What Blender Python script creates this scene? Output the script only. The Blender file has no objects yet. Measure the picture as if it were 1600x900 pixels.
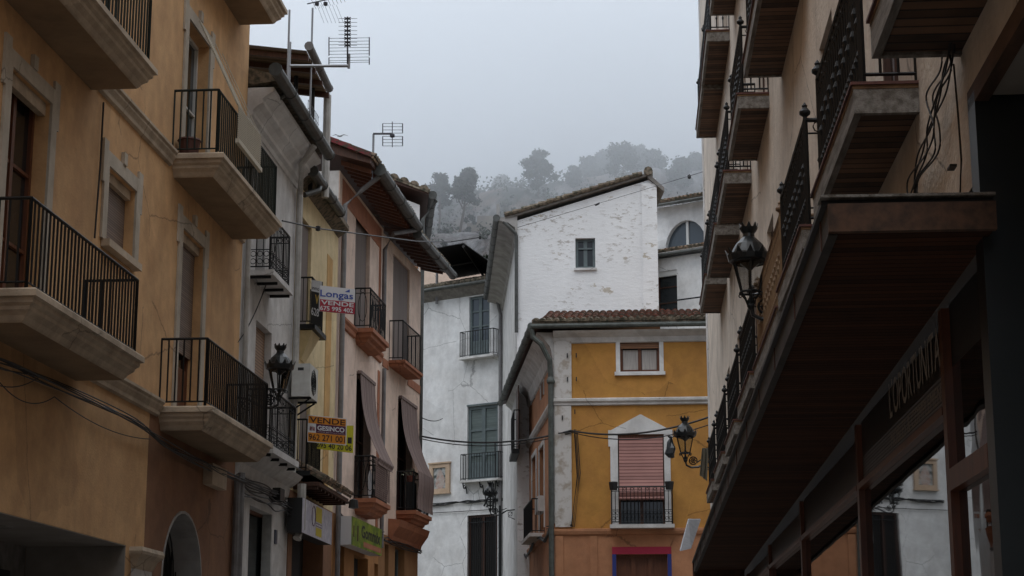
import bpy, bmesh, math, random
from math import sin, cos, pi, atan, atan2, sqrt, radians
from mathutils import Vector, Matrix
R = random.Random(7)
SC = bpy.context.scene
COL = SC.collection

# ------------------------------------------------------------ camera, sky, sun, exposure
FPX, VPX, VPY = 2800.0, 1035.0, 1075.0
EYE = Vector((0, 0, 1.6))
TH = atan((VPY-450)/FPX); PSI = atan((VPX-800)/FPX*cos(TH))
FW = Vector((-sin(PSI)*cos(TH), cos(PSI)*cos(TH), sin(TH)))
RT = Vector((cos(PSI), sin(PSI), 0)); UPV = RT.cross(FW)
cd = bpy.data.cameras.new('camera'); cam = bpy.data.objects.new('camera', cd); COL.objects.link(cam)
cd.sensor_width = 36; cd.lens = 36*FPX/1600; cd.clip_start = .1; cd.clip_end = 9000
M = Matrix((RT, UPV, -FW)).transposed().to_4x4(); M.translation = EYE
cam.matrix_world = M; SC.camera = cam

SUN_EL, SUN_AZ = radians(58), radians(200)      # azimuth clockwise from +Y: behind the camera, a little to the left
world = bpy.data.worlds.new("World"); SC.world = world; world.use_nodes = True
nt = world.node_tree; N = nt.nodes; Lk = nt.links
bg = N['Background']
sky = N.new('ShaderNodeTexSky'); sky.sky_type = 'NISHITA'; sky.sun_disc = False
sky.sun_elevation = SUN_EL; sky.sun_rotation = SUN_AZ; sky.air_density = 1; sky.dust_density = 4
tc = N.new('ShaderNodeTexCoord'); sep = N.new('ShaderNodeSeparateXYZ'); Lk.new(tc.outputs['Generated'], sep.inputs[0])
cr = N.new('ShaderNodeValToRGB'); Lk.new(sep.outputs['Z'], cr.inputs[0])
e = cr.color_ramp.elements
e[0].position = 0.0; e[0].color = (.20, .222, .265, 1)
e[1].position = 1.0; e[1].color = (.95, .99, 1.04, 1)
k = e.new(.17); k.color = (.215, .245, .296, 1)
k = e.new(.33); k.color = (.285, .318, .362, 1)
k = e.new(.45); k.color = (.39, .43, .475, 1)
k = e.new(.7); k.color = (.725, .775, .85, 1)
mp = N.new('ShaderNodeMapping'); mp.inputs['Scale'].default_value = (1, 1, 2.2); Lk.new(tc.outputs['Generated'], mp.inputs[0])
nz = N.new('ShaderNodeTexNoise'); nz.inputs['Scale'].default_value = 3.6; nz.inputs['Detail'].default_value = 4; Lk.new(mp.outputs[0], nz.inputs['Vector'])
mr = N.new('ShaderNodeMapRange'); mr.inputs[1].default_value = .3; mr.inputs[2].default_value = .7; mr.inputs[3].default_value = 22.5; mr.inputs[4].default_value = 29.8
Lk.new(nz.outputs[0], mr.inputs[0])
vs = N.new('ShaderNodeVectorMath'); vs.operation = 'SCALE'; Lk.new(cr.outputs[0], vs.inputs[0]); Lk.new(mr.outputs[0], vs.inputs['Scale'])
hs = N.new('ShaderNodeHueSaturation'); hs.inputs['Saturation'].default_value = .35; Lk.new(sky.outputs[0], hs.inputs['Color'])
mx = N.new('ShaderNodeMix'); mx.data_type = 'RGBA'; mx.inputs[0].default_value = .9
Lk.new(hs.outputs[0], mx.inputs[6]); Lk.new(vs.outputs[0], mx.inputs[7]); Lk.new(mx.outputs[2], bg.inputs['Color'])
bg.inputs['Strength'].default_value = .1
sl = bpy.data.lights.new('sun', 'SUN'); sl.energy = .6; sl.angle = radians(35); sl.color = (1, .985, .96)
so = bpy.data.objects.new('sun', sl); COL.objects.link(so)
sd = Vector((sin(SUN_AZ)*cos(SUN_EL), cos(SUN_AZ)*cos(SUN_EL), sin(SUN_EL)))
so.rotation_euler = sd.to_track_quat('Z', 'Y').to_euler(); so.location = (0, -10, 60)
vsx = SC.view_settings; vsx.view_transform = 'Standard'; vsx.look = 'None'; vsx.gamma = 1; vsx.use_curve_mapping = False
vsx.exposure = -.35
SC.cycles.max_bounces = 12; SC.cycles.diffuse_bounces = 4; SC.cycles.volume_bounces = 10
SC.cycles.use_denoising = True

# ------------------------------------------------------------ helpers
def ray(px, py): return FW+RT*((px-800)/FPX)-UPV*((py-450)/FPX)
def at(px, py, zc):                                  # point on the line of sight at a distance along the view
    return EYE+ray(px, py)*zc
class Wall:                                          # an upright plane: origin, heading of its length, outward normal
    def __init__(s, x, y, d, n):
        s.o = Vector((x, y, 0)); s.d = Vector((d[0], d[1], 0)).normalized(); s.n = Vector((n[0], n[1], 0)).normalized()
    def w(s, u, z, off=0): return s.o+s.d*u+Vector((0, 0, z))+s.n*off
    def px(s, px, py, off=0):
        r = ray(px, py); t = (s.o+s.n*off-EYE).dot(s.n)/r.dot(s.n); p = EYE+r*t
        return ((p-s.o).dot(s.d), p.z)
    def u(s, px, py, off=0): return s.px(px, py, off)[0]
    def z(s, px, py, off=0): return s.px(px, py, off)[1]
def dotn(a, b): return a.dot(b)

MATS = {}
def nodes(m):
    m.use_nodes = True; t = m.node_tree; return t, t.nodes['Principled BSDF']
def mat(name, col, rough=.8, metal=0, col2=None, scale=3, bump=.0, bscale=40, stretch=(1,1,1), spec=None, contrast=(.35,.65), streak=0):
    m = bpy.data.materials.new(name); t, b = nodes(m); n = t.nodes; l = t.links
    b.inputs['Base Color'].default_value = (*col, 1); b.inputs['Roughness'].default_value = rough; b.inputs['Metallic'].default_value = metal
    if spec is not None: b.inputs['Specular IOR Level'].default_value = spec
    if col2 or bump:
        tcn = n.new('ShaderNodeTexCoord'); mpn = n.new('ShaderNodeMapping'); mpn.inputs['Scale'].default_value = stretch
        l.new(tcn.outputs['Object'], mpn.inputs[0])
    if col2:
        no = n.new('ShaderNodeTexNoise'); no.inputs['Scale'].default_value = scale; no.inputs['Detail'].default_value = 6; no.inputs['Roughness'].default_value = .62
        l.new(mpn.outputs[0], no.inputs['Vector'])
        r = n.new('ShaderNodeMapRange'); r.inputs[1].default_value = contrast[0]; r.inputs[2].default_value = contrast[1]; l.new(no.outputs[0], r.inputs[0])
        mxn = n.new('ShaderNodeMix'); mxn.data_type = 'RGBA'; mxn.inputs[6].default_value = (*col, 1); mxn.inputs[7].default_value = (*col2, 1)
        l.new(r.outputs[0], mxn.inputs[0]); out = mxn.outputs[2]
        if streak:                                   # rain streaks: dirt that runs down the wall
            mp2 = n.new('ShaderNodeMapping'); mp2.inputs['Scale'].default_value = (1.5, 1.5, .35); l.new(tcn.outputs['Object'], mp2.inputs[0])
            n2 = n.new('ShaderNodeTexNoise'); n2.inputs['Scale'].default_value = 1.6; n2.inputs['Detail'].default_value = 5; l.new(mp2.outputs[0], n2.inputs['Vector'])
            r2 = n.new('ShaderNodeMapRange'); r2.inputs[1].default_value = .5; r2.inputs[2].default_value = .8; r2.inputs[4].default_value = streak*.55; l.new(n2.outputs[0], r2.inputs[0])
            m2 = n.new('ShaderNodeMix'); m2.data_type = 'RGBA'; m2.inputs[7].default_value = (col[0]*.4, col[1]*.38, col[2]*.36, 1)
            l.new(r2.outputs[0], m2.inputs[0]); l.new(out, m2.inputs[6]); out = m2.outputs[2]
            n3 = n.new('ShaderNodeTexNoise'); n3.inputs['Scale'].default_value = 2.1; n3.inputs['Detail'].default_value = 10; n3.inputs['Roughness'].default_value = .72; l.new(tcn.outputs['Object'], n3.inputs['Vector'])
            r3 = n.new('ShaderNodeMapRange'); r3.inputs[1].default_value = .3; r3.inputs[2].default_value = .7; r3.inputs[3].default_value = .80; r3.inputs[4].default_value = 1.12; l.new(n3.outputs[0], r3.inputs[0])
            vo = n.new('ShaderNodeTexVoronoi'); vo.feature = 'DISTANCE_TO_EDGE'; vo.inputs['Scale'].default_value = .62; vw = n.new('ShaderNodeMix'); vw.data_type = 'VECTOR'; vw.inputs[0].default_value = .16; l.new(tcn.outputs['Object'], vw.inputs[4]); l.new(n3.outputs[1], vw.inputs[5]); l.new(vw.outputs[1], vo.inputs['Vector'])
            rc = n.new('ShaderNodeMapRange'); rc.inputs[1].default_value = .002; rc.inputs[2].default_value = .007; rc.inputs[3].default_value = .55; rc.inputs[4].default_value = 1; l.new(vo.outputs[0], rc.inputs[0])
            vp = n.new('ShaderNodeTexVoronoi'); vp.inputs['Scale'].default_value = .55; l.new(vw.outputs[1], vp.inputs['Vector']); sp = n.new('ShaderNodeSeparateXYZ'); l.new(vp.outputs['Color'], sp.inputs[0])
            rp = n.new('ShaderNodeMapRange'); rp.inputs[3].default_value = .90; rp.inputs[4].default_value = 1.08; l.new(sp.outputs[0], rp.inputs[0])
            gt = n.new('ShaderNodeMath'); gt.operation = 'GREATER_THAN'; gt.inputs[1].default_value = .6; l.new(sp.outputs[1], gt.inputs[0]); cm = n.new('ShaderNodeMix'); cm.inputs[2].default_value = 1; l.new(gt.outputs[0], cm.inputs[0]); l.new(rc.outputs[0], cm.inputs[3])
            q1 = n.new('ShaderNodeMath'); q1.operation = 'MULTIPLY'; l.new(cm.outputs[0], q1.inputs[0]); l.new(rp.outputs[0], q1.inputs[1])
            q2 = n.new('ShaderNodeVectorMath'); q2.operation = 'SCALE'; l.new(out, q2.inputs[0]); l.new(q1.outputs[0], q2.inputs['Scale']); out = q2.outputs[0]
            v3 = n.new('ShaderNodeVectorMath'); v3.operation = 'SCALE'; l.new(out, v3.inputs[0]); l.new(r3.outputs[0], v3.inputs['Scale']); out = v3.outputs[0]
        l.new(out, b.inputs['Base Color'])
    if bump:
        nb = n.new('ShaderNodeTexNoise'); nb.inputs['Scale'].default_value = bscale; nb.inputs['Detail'].default_value = 4; l.new(mpn.outputs[0], nb.inputs['Vector'])
        bn = n.new('ShaderNodeBump'); bn.inputs['Strength'].default_value = bump; bn.inputs['Distance'].default_value = .02
        l.new(nb.outputs[0], bn.inputs['Height']); l.new(bn.outputs[0], b.inputs['Normal'])
    MATS[name] = m; return m
def stripes(name, ca, cb, axis, freq, rough=.7, lo=.4, hi=.6, noise=None, nscale=2):
    m = bpy.data.materials.new(name); t, b = nodes(m); n = t.nodes; l = t.links
    tcn = n.new('ShaderNodeTexCoord'); s = n.new('ShaderNodeSeparateXYZ'); l.new(tcn.outputs['Object'], s.inputs[0])
    mu = n.new('ShaderNodeMath'); mu.operation = 'MULTIPLY'; mu.inputs[1].default_value = freq; l.new(s.outputs[axis], mu.inputs[0])
    fr = n.new('ShaderNodeMath'); fr.operation = 'FRACT'; l.new(mu.outputs[0], fr.inputs[0])
    pp = n.new('ShaderNodeMath'); pp.operation = 'PINGPONG'; pp.inputs[1].default_value = .5; l.new(fr.outputs[0], pp.inputs[0])
    r = n.new('ShaderNodeMapRange'); r.inputs[1].default_value = lo*.5; r.inputs[2].default_value = hi*.5; l.new(pp.outputs[0], r.inputs[0])
    x = n.new('ShaderNodeMix'); x.data_type = 'RGBA'; x.inputs[6].default_value = (*ca, 1); x.inputs[7].default_value = (*cb, 1); l.new(r.outputs[0], x.inputs[0])
    out = x.outputs[2]
    fl = n.new('ShaderNodeMath'); fl.operation = 'FLOOR'; l.new(mu.outputs[0], fl.inputs[0])
    wn = n.new('ShaderNodeTexWhiteNoise'); wn.noise_dimensions = '1D'; l.new(fl.outputs[0], wn.inputs['W'])
    no = n.new('ShaderNodeTexNoise'); no.inputs['Scale'].default_value = nscale; no.inputs['Detail'].default_value = 6; l.new(tcn.outputs['Object'], no.inputs['Vector'])
    ad = n.new('ShaderNodeMath'); ad.operation = 'ADD'; l.new(wn.outputs[0], ad.inputs[0]); l.new(no.outputs[0], ad.inputs[1])
    r3 = n.new('ShaderNodeMapRange'); r3.inputs[1].default_value = .3; r3.inputs[2].default_value = 1.7; r3.inputs[3].default_value = 1-(noise or .25); r3.inputs[4].default_value = 1+(noise or .25); l.new(ad.outputs[0], r3.inputs[0])
    v = n.new('ShaderNodeVectorMath'); v.operation = 'SCALE'; l.new(out, v.inputs[0]); l.new(r3.outputs[0], v.inputs['Scale']); l.new(v.outputs[0], b.inputs['Base Color'])
    b.inputs['Roughness'].default_value = rough
    bn = n.new('ShaderNodeBump'); bn.inputs['Strength'].default_value = .4; bn.inputs['Distance'].default_value = .01; l.new(r.outputs[0], bn.inputs['Height']); bn.invert = True; l.new(bn.outputs[0], b.inputs['Normal'])
    MATS[name] = m; return m

ochre = mat('ochre_plaster', (.66,.405,.20), .9, col2=(.54,.315,.15), scale=1.1, bump=.25, bscale=30, streak=.5)
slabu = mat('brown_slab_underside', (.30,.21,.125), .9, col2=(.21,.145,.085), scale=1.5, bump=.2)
umber = mat('umber_plaster', (.27,.135,.07), .9, col2=(.21,.10,.052), scale=1.2, bump=.3, streak=.5)
cream = mat('cream_moulding', (.54,.44,.33), .85, col2=(.34,.27,.20), scale=2.2, contrast=(.42,.70), bump=.25, streak=.8)
surround = mat('greige_surround', (.50,.44,.36), .85, col2=(.42,.365,.295), scale=3, bump=.2, streak=.4)
whitep = mat('white_plaster', (.76,.76,.76), .9, col2=(.66,.65,.64), scale=1.3, bump=.3, streak=.5)
whiteg = mat('grey_white_plaster', (.68,.67,.66), .9, col2=(.54,.52,.50), scale=1.7, bump=.35, streak=.7)
yellowp = mat('yellow_plaster', (.74,.60,.36), .9, col2=(.64,.51,.29), scale=1.3, bump=.25, streak=.4)
yelloworange = mat('deep_yellow_plaster', (.58,.35,.13), .9, col2=(.50,.29,.10), scale=1.3, bump=.25, streak=.4)
pinkp = mat('pink_plaster', (.76,.60,.50), .9, col2=(.66,.50,.41), scale=1.2, bump=.25, streak=.4)
peach = mat('peach_plaster', (.74,.58,.47), .9, col2=(.64,.48,.38), scale=1.2, bump=.25, streak=.4)
terra = mat('terracotta_paint', (.40,.155,.075), .8, col2=(.31,.115,.06), scale=4, bump=.2, streak=.5)
orangep = mat('orange_plaster', (.53,.265,.06), .9, col2=(.46,.22,.055), scale=1.4, bump=.25, streak=.25)
salmonp = mat('salmon_plaster', (.50,.24,.125), .9, col2=(.41,.185,.095), scale=1.3, bump=.3, streak=.4)
beige = mat('beige_roughcast', (.72,.64,.55), .95, col2=(.60,.52,.44), scale=1.6, bump=.5, bscale=22, streak=.35)
iron = mat('black_iron', (.006,.007,.008), .5, spec=.35)
greeniron = mat('dark_green_iron', (.006,.014,.012), .5, spec=.35)
gutm = mat('grey_zinc_gutter', (.10,.105,.10), .5, .4, col2=(.06,.06,.055), scale=5)
pipem = mat('grey_pipe', (.20,.20,.205), .6, col2=(.14,.13,.13), scale=4)
pipew = mat('white_painted_pipe', (.50,.485,.46), .6, col2=(.36,.34,.31), scale=4)
copper = mat('verdigris_pipe', (.10,.115,.105), .6, col2=(.055,.06,.055), scale=6)
wood = mat('dark_brown_wood', (.085,.032,.016), .55, col2=(.045,.017,.009), scale=5, stretch=(6,6,.6))
redwood = mat('red_brown_wood', (.16,.055,.022), .5, col2=(.09,.03,.014), scale=5, stretch=(6,6,.6))
greyw = mat('weathered_grey_wood', (.27,.255,.235), .85, col2=(.11,.095,.08), scale=3.5, stretch=(5,.7,5), bump=.4, bscale=18)
deckred = mat('red_edge_paint', (.13,.045,.035), .7, col2=(.07,.03,.025), scale=6)
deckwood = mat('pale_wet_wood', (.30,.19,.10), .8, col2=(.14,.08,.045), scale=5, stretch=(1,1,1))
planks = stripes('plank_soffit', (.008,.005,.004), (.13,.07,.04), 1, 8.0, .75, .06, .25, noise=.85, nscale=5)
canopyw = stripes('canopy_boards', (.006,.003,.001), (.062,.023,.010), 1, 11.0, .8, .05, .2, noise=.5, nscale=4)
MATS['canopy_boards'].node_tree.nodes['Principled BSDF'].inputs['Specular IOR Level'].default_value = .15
glass = mat('dark_window_glass', (.014,.018,.02), .06, spec=.6)
glassb = mat('blue_grey_window_glass', (.06,.075,.09), .12, spec=.6)
shopglass = mat('shop_glass', (.004,.004,.0045), .015, spec=.5)
_t = shopglass.node_tree; _n = _t.nodes.new('ShaderNodeTexNoise'); _n.inputs['Scale'].default_value = 1.3; _b = _t.nodes.new('ShaderNodeBump'); _b.inputs['Strength'].default_value = .06; _b.inputs['Distance'].default_value = .05; _t.links.new(_n.outputs[0], _b.inputs['Height']); _t.links.new(_b.outputs[0], _t.nodes['Principled BSDF'].inputs['Normal'])
shopglass.node_tree.nodes['Principled BSDF'].inputs['IOR'].default_value = 1.85
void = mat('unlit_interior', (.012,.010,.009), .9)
bluegrey = mat('blue_grey_painted_joinery', (.115,.145,.15), .6, col2=(.085,.108,.112), scale=5)
whitejoin = mat('white_painted_joinery', (.6,.6,.58), .6)
blindbrown = stripes('slatted_brown_blind', (.05,.035,.03), (.21,.155,.125), 2, 28, .6, .1, .4)
blindtan = stripes('tan_roller_shutter', (.10,.06,.035), (.33,.205,.13), 2, 17, .6, .1, .35, noise=.08)
blindgrey = stripes('grey_brown_curtain', (.13,.105,.095), (.215,.175,.155), 1, 14, .9, .2, .8, noise=.15)
curtpink = stripes('striped_pink_awning', (.15,.105,.095), (.27,.20,.18), 1, 11, .9, .2, .8, noise=.15)
blindpink = stripes('pink_cane_blind', (.15,.06,.052), (.42,.215,.19), 2, 11, .7, .05, .4, noise=.3)
blindgreen = stripes('green_slatted_blind', (.035,.05,.05), (.12,.15,.145), 2, 20, .7, .1, .4)
reed = stripes('reed_matting', (.05,.03,.018), (.20,.135,.08), 1, 16, .95, .05, .5, noise=.6, nscale=9)
lacegl = mat('white_net_curtain', (.5,.48,.46), .9, col2=(.36,.34,.33), scale=7, stretch=(5,5,.3))
darkslate = mat('dark_slate_cladding', (.013,.017,.019), .35, col2=(.009,.012,.013), scale=2)
soffitw = mat('pale_soffit', (.33,.30,.27), .9, col2=(.26,.235,.21), scale=2)
black = mat('black_rubber', (.012,.012,.013), .55)
corr = mat('dark_corrugated_sheet', (.02,.019,.019), .7)
concrete = mat('grey_concrete', (.26,.24,.22), .9, col2=(.16,.145,.13), scale=5, bump=.3)
stone = mat('pale_marble', (.42,.43,.42), .5, col2=(.27,.285,.28), scale=4)
beamwood = mat('worn_beam_wood', (.12,.06,.035), .8, col2=(.05,.028,.018), scale=4, stretch=(3,.8,3))
framewood = mat('varnished_shop_wood', (.17,.055,.022), .38, col2=(.09,.03,.013), scale=4, stretch=(5,5,.6))
creamrail = mat('ochre_painted_iron', (.22,.15,.085), .6, col2=(.16,.09,.05), scale=9)
def flat(name, c, r=.6, s=None): return mat(name, c, r, spec=s)
cred = flat('sign_crimson', (.33,.012,.035)); cblue = flat('sign_blue', (.03,.07,.33)); cwhite = flat('sign_white', (.62,.62,.64)); cblack = flat('sign_black', (.014,.014,.016))
corange = flat('sign_orange', (.62,.23,.015)); cpurple = flat('sign_purple', (.075,.008,.045)); cyel = flat('sign_yellow', (.52,.48,.02)); cdark = flat('sign_dark_brown', (.045,.012,.01))
cgold = flat('sign_gold', (.55,.36,.07)); cgreen = mat('sign_lime_green', (.21,.27,.015), .5, col2=(.07,.13,.01), scale=4, contrast=(.4,.6))
palewhite = mat('sign_pale_lilac', (.58,.57,.62), .5, col2=(.36,.36,.44), scale=6)
mustard = flat('sign_mustard', (.50,.40,.03)); letterc = flat('dim_letter_cream', (.36,.31,.26))
tileM = None
def tile_material(name, cols):
    m = bpy.data.materials.new(name); t, b = nodes(m); n = t.nodes; l = t.links
    g = n.new('ShaderNodeNewGeometry'); c = n.new('ShaderNodeValToRGB'); l.new(g.outputs['Random Per Island'], c.inputs[0])
    c.color_ramp.interpolation = 'LINEAR'
    el = c.color_ramp.elements; el[0].color = (*cols[0], 1); el[1].color = (*cols[-1], 1)
    for i, cc in enumerate(cols[1:-1]): q = el.new((i+1)/(len(cols)-1)); q.color = (*cc, 1)
    tcn = n.new('ShaderNodeTexCoord'); no = n.new('ShaderNodeTexNoise'); no.inputs['Scale'].default_value = 9; no.inputs['Detail'].default_value = 6; l.new(tcn.outputs['Object'], no.inputs['Vector'])
    r = n.new('ShaderNodeMapRange'); r.inputs[1].default_value = .42; r.inputs[2].default_value = .62; l.new(no.outputs[0], r.inputs[0])
    x = n.new('ShaderNodeMix'); x.data_type = 'RGBA'; x.inputs[7].default_value = (.055,.052,.035, 1); l.new(r.outputs[0], x.inputs[0]); l.new(c.outputs[0], x.inputs[6])
    l.new(x.outputs[2], b.inputs['Base Color']); b.inputs['Roughness'].default_value = .9
    bn = n.new('ShaderNodeBump'); bn.inputs['Strength'].default_value = .5; bn.inputs['Distance'].default_value = .02; l.new(no.outputs[0], bn.inputs['Height']); l.new(bn.outputs[0], b.inputs['Normal'])
    return m
tile_old = tile_material('mossy_clay_tiles', [(.13,.10,.075), (.24,.19,.14), (.17,.13,.09), (.32,.27,.20)])
tile_red = tile_material('red_clay_tiles', [(.15,.045,.032), (.21,.07,.045), (.10,.055,.04), (.25,.10,.065)])
tile_mix = tile_material('brown_clay_tiles', [(.20,.10,.065), (.30,.20,.13), (.12,.09,.07), (.34,.26,.18)])
tile_crim = tile_material('crimson_tiles', [(.16,.02,.03), (.22,.03,.04), (.13,.02,.03)])

class MB:
    def __init__(s): s.v = []; s.f = []; s.m = []; s.cm = 0
    def quad(s, *p):
        i = len(s.v); s.v += [Vector(q) for q in p]; s.f.append(tuple(range(i, i+len(p)))); s.m.append(s.cm); return s
    def hexa(s, p):                                   # 8 corners: bottom ring 0-3, top ring 4-7
        i = len(s.v); s.v += [Vector(q) for q in p]
        for q in ((3,2,1,0),(4,5,6,7),(0,1,5,4),(1,2,6,5),(2,3,7,6),(3,0,4,7)): s.f.append(tuple(i+a for a in q)); s.m.append(s.cm)
        return s
    def box(s, a, b):
        x0,y0,z0 = a; x1,y1,z1 = b
        return s.hexa([(x0,y0,z0),(x1,y0,z0),(x1,y1,z0),(x0,y1,z0),(x0,y0,z1),(x1,y0,z1),(x1,y1,z1),(x0,y1,z1)])
    def wb(s, w, u0, u1, z0, z1, n0, n1):             # box in a wall's frame
        return s.hexa([w.w(u0,z0,n0), w.w(u1,z0,n0), w.w(u1,z0,n1), w.w(u0,z0,n1), w.w(u0,z1,n0), w.w(u1,z1,n0), w.w(u1,z1,n1), w.w(u0,z1,n1)])
    def tube(s, pts, r, seg=6, cap=True):
        pts = [Vector(p) for p in pts]; rs = r if isinstance(r, (list, tuple)) else [r]*len(pts); i0 = len(s.v)
        for i, p in enumerate(pts):
            t = (pts[min(i+1, len(pts)-1)]-pts[max(i-1, 0)]).normalized()
            a = t.cross(Vector((0,0,1)) if abs(t.z) < .9 else Vector((1,0,0))).normalized(); b = t.cross(a)
            for j in range(seg):
                an = 2*pi*j/seg; s.v.append(p+(a*cos(an)+b*sin(an))*rs[i])
        for i in range(len(pts)-1):
            for j in range(seg):
                s.f.append((i0+i*seg+j, i0+i*seg+(j+1)%seg, i0+(i+1)*seg+(j+1)%seg, i0+(i+1)*seg+j)); s.m.append(s.cm)
        if cap:
            s.f.append(tuple(i0+j for j in range(seg))[::-1]); s.m.append(s.cm)
            e = i0+(len(pts)-1)*seg; s.f.append(tuple(e+j for j in range(seg))); s.m.append(s.cm)
        return s
    def bar(s, a, b, t=.012):
        return s.tube([a, b], t, 4)
    def ring(s, c, a, b, rad, t=.008, seg=14):
        c = Vector(c); pts = [c+a*(rad*cos(2*pi*k/seg))+b*(rad*sin(2*pi*k/seg)) for k in range(seg+1)]
        return s.tube(pts, t, 4, False)
    def lathe(s, c, prof, seg=12, up=Vector((0,0,1))):
        c = Vector(c); i0 = len(s.v)
        for r, h in prof:
            for j in range(seg): an = 2*pi*(j+.5)/seg; s.v.append(c+Vector((r*cos(an), r*sin(an), h)))
        for i in range(len(prof)-1):
            for j in range(seg):
                s.f.append((i0+i*seg+j, i0+i*seg+(j+1)%seg, i0+(i+1)*seg+(j+1)%seg, i0+(i+1)*seg+j)); s.m.append(s.cm)
        return s
    def loft(s, rings, cap=True):                     # rings of equal point count
        i0 = len(s.v); k = len(rings[0])
        for r in rings: s.v += [Vector(p) for p in r]
        for i in range(len(rings)-1):
            for j in range(k):
                s.f.append((i0+i*k+j, i0+i*k+(j+1)%k, i0+(i+1)*k+(j+1)%k, i0+(i+1)*k+j)); s.m.append(s.cm)
        if cap:
            s.f.append(tuple(i0+j for j in range(k))[::-1]); s.m.append(s.cm)
            e = i0+(len(rings)-1)*k; s.f.append(tuple(e+j for j in range(k))); s.m.append(s.cm)
        return s
    def extr(s, w, prof, u0, u1):                     # closed (n, z) profile swept along a wall
        return s.loft([[w.w(u0, z, n) for n, z in prof], [w.w(u1, z, n) for n, z in prof]])
    def build(s, name, material, parent=None, label=None, smooth=False):
        me = bpy.data.meshes.new(name)
        off = Vector(parent['_loc']) if parent is not None and '_loc' in parent else Vector((0,0,0))
        me.from_pydata([tuple(v-off) for v in s.v], [], s.f)
        for m in (material if isinstance(material, (list, tuple)) else [material]): me.materials.append(m)
        if isinstance(material, (list, tuple)): me.polygons.foreach_set('material_index', s.m)
        bm = bmesh.new(); bm.from_mesh(me); bmesh.ops.recalc_face_normals(bm, faces=bm.faces); bm.to_mesh(me); bm.free()
        if smooth: me.polygons.foreach_set('use_smooth', [True]*len(me.polygons))
        o = bpy.data.objects.new(name, me); COL.objects.link(o)
        if parent is not None: o.parent = parent; o['_loc'] = tuple(off)
        if label: o['label'] = label
        return o
def thing(name, loc, label, cat, group=None, kind=None):
    o = bpy.data.objects.new(name, None); COL.objects.link(o); o.location = loc; o['_loc'] = tuple(loc); o.empty_display_size = .3
    o['label'] = label; o['category'] = cat
    if group: o['group'] = group
    if kind: o['kind'] = kind
    return o
def solo(mb, name, material, label, cat, group=None, kind=None, smooth=False):
    c = sum(mb.v, Vector())/len(mb.v); c.z = min(v.z for v in mb.v)
    for v in mb.v: v -= c
    o = mb.build(name, material, None, label, smooth); o.location = c
    if cat: o['category'] = cat
    if group: o['group'] = group
    if kind: o['kind'] = kind
    return o
def struct(mb, name, material, label=None):
    o = mb.build(name, material, None, label); o['kind'] = 'structure'; return o

def facade(w, u0, u1, z0, z1, holes=(), depth=.32, back=7.0, top=None):
    """front wall with real openings and reveals; holes: (ua, ub, za, zb, arch)"""
    b = MB(); us = sorted({u0, u1, *[h[0] for h in holes], *[h[1] for h in holes]}); zs = sorted({z0, z1, *[h[2] for h in holes], *[h[3] for h in holes]})
    us = [u for u in us if u0 <= u <= u1]; zs = [z for z in zs if z0 <= z <= z1]
    for i in range(len(us)-1):
        for j in range(len(zs)-1):
            cu, cz = (us[i]+us[i+1])/2, (zs[j]+zs[j+1])/2
            if any(h[0] < cu < h[1] and h[2] < cz < h[3] for h in holes): continue
            b.quad(w.w(us[i], zs[j]), w.w(us[i+1], zs[j]), w.w(us[i+1], zs[j+1]), w.w(us[i], zs[j+1]))
    for h in holes:
        a, c, d, e2 = h[:4]; D = -(h[5] if len(h) > 5 else depth)
        b.quad(w.w(a,d), w.w(a,e2), w.w(a,e2,D), w.w(a,d,D)); b.quad(w.w(c,d), w.w(c,e2), w.w(c,e2,D), w.w(c,d,D))
        b.quad(w.w(a,e2), w.w(c,e2), w.w(c,e2,D), w.w(a,e2,D)); b.quad(w.w(a,d), w.w(c,d), w.w(c,d,D), w.w(a,d,D))
        if len(h) > 4 and h[4]:                       # spandrels of a round head, with their soffit
            r = (c-a)/2; rz = h[4]; m = (a+c)/2; n = 12; pts = [(m-r*cos(pi*k/n), e2-rz+rz*sin(pi*k/n)) for k in range(n+1)]
            for k in range(n):
                p, q = pts[k], pts[k+1]
                b.quad(w.w(*p), w.w(*q), w.w(q[0], e2), w.w(p[0], e2)); b.quad(w.w(*p), w.w(*q), w.w(q[0], q[1], D), w.w(p[0], p[1], D))
    B = -back
    b.quad(w.w(u0,z0), w.w(u0,z1), w.w(u0,z1,B), w.w(u0,z0,B)); b.quad(w.w(u1,z0), w.w(u1,z1), w.w(u1,z1,B), w.w(u1,z0,B))
    b.quad(w.w(u0,z0,B), w.w(u1,z0,B), w.w(u1,z1,B), w.w(u0,z1,B)); b.quad(w.w(u0,z1), w.w(u1,z1), w.w(u1,z1,B), w.w(u0,z1,B))
    return b
def window(root, w, ua, ub, za, zb, inset=.24, frame=wood, pane=glass, cols=2, rows=2, fw=.06, blind=None, blind_to=None, name='window', solid_to=None, pad=.0):
    f = MB(); n0, n1 = -inset, -inset+.06
    f.wb(w, ua, ua+fw, za, zb, n0, n1); f.wb(w, ub-fw, ub, za, zb, n0, n1); f.wb(w, ua+fw, ub-fw, zb-fw, zb, n0, n1-.001); f.wb(w, ua+fw, ub-fw, za, za+fw, n0, n1-.001)
    for i in range(1, cols):
        c = ua+(ub-ua)*i/cols; f.wb(w, c-fw*.7, c+fw*.7, za+fw, zb-fw, n0, n1+.004)
    for j in range(1, rows):
        c = za+(zb-za)*j/rows; f.wb(w, ua+fw, ub-fw, c-fw*.3, c+fw*.3, n0, n1-.008)
    if solid_to: f.wb(w, ua+fw, ub-fw, za+fw, solid_to, n0, n1-.012)
    o = f.build(name, frame, root)
    MB().wb(w, ua, ub, za, zb, n0-.03, n0+.01).build('pane', pane, o)
    if blind:
        MB().wb(w, ua+.01, ub-.01, blind_to if blind_to else za, zb-.01, n1+.02, n1+.045).build('blind', blind, o)
    return o
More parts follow.
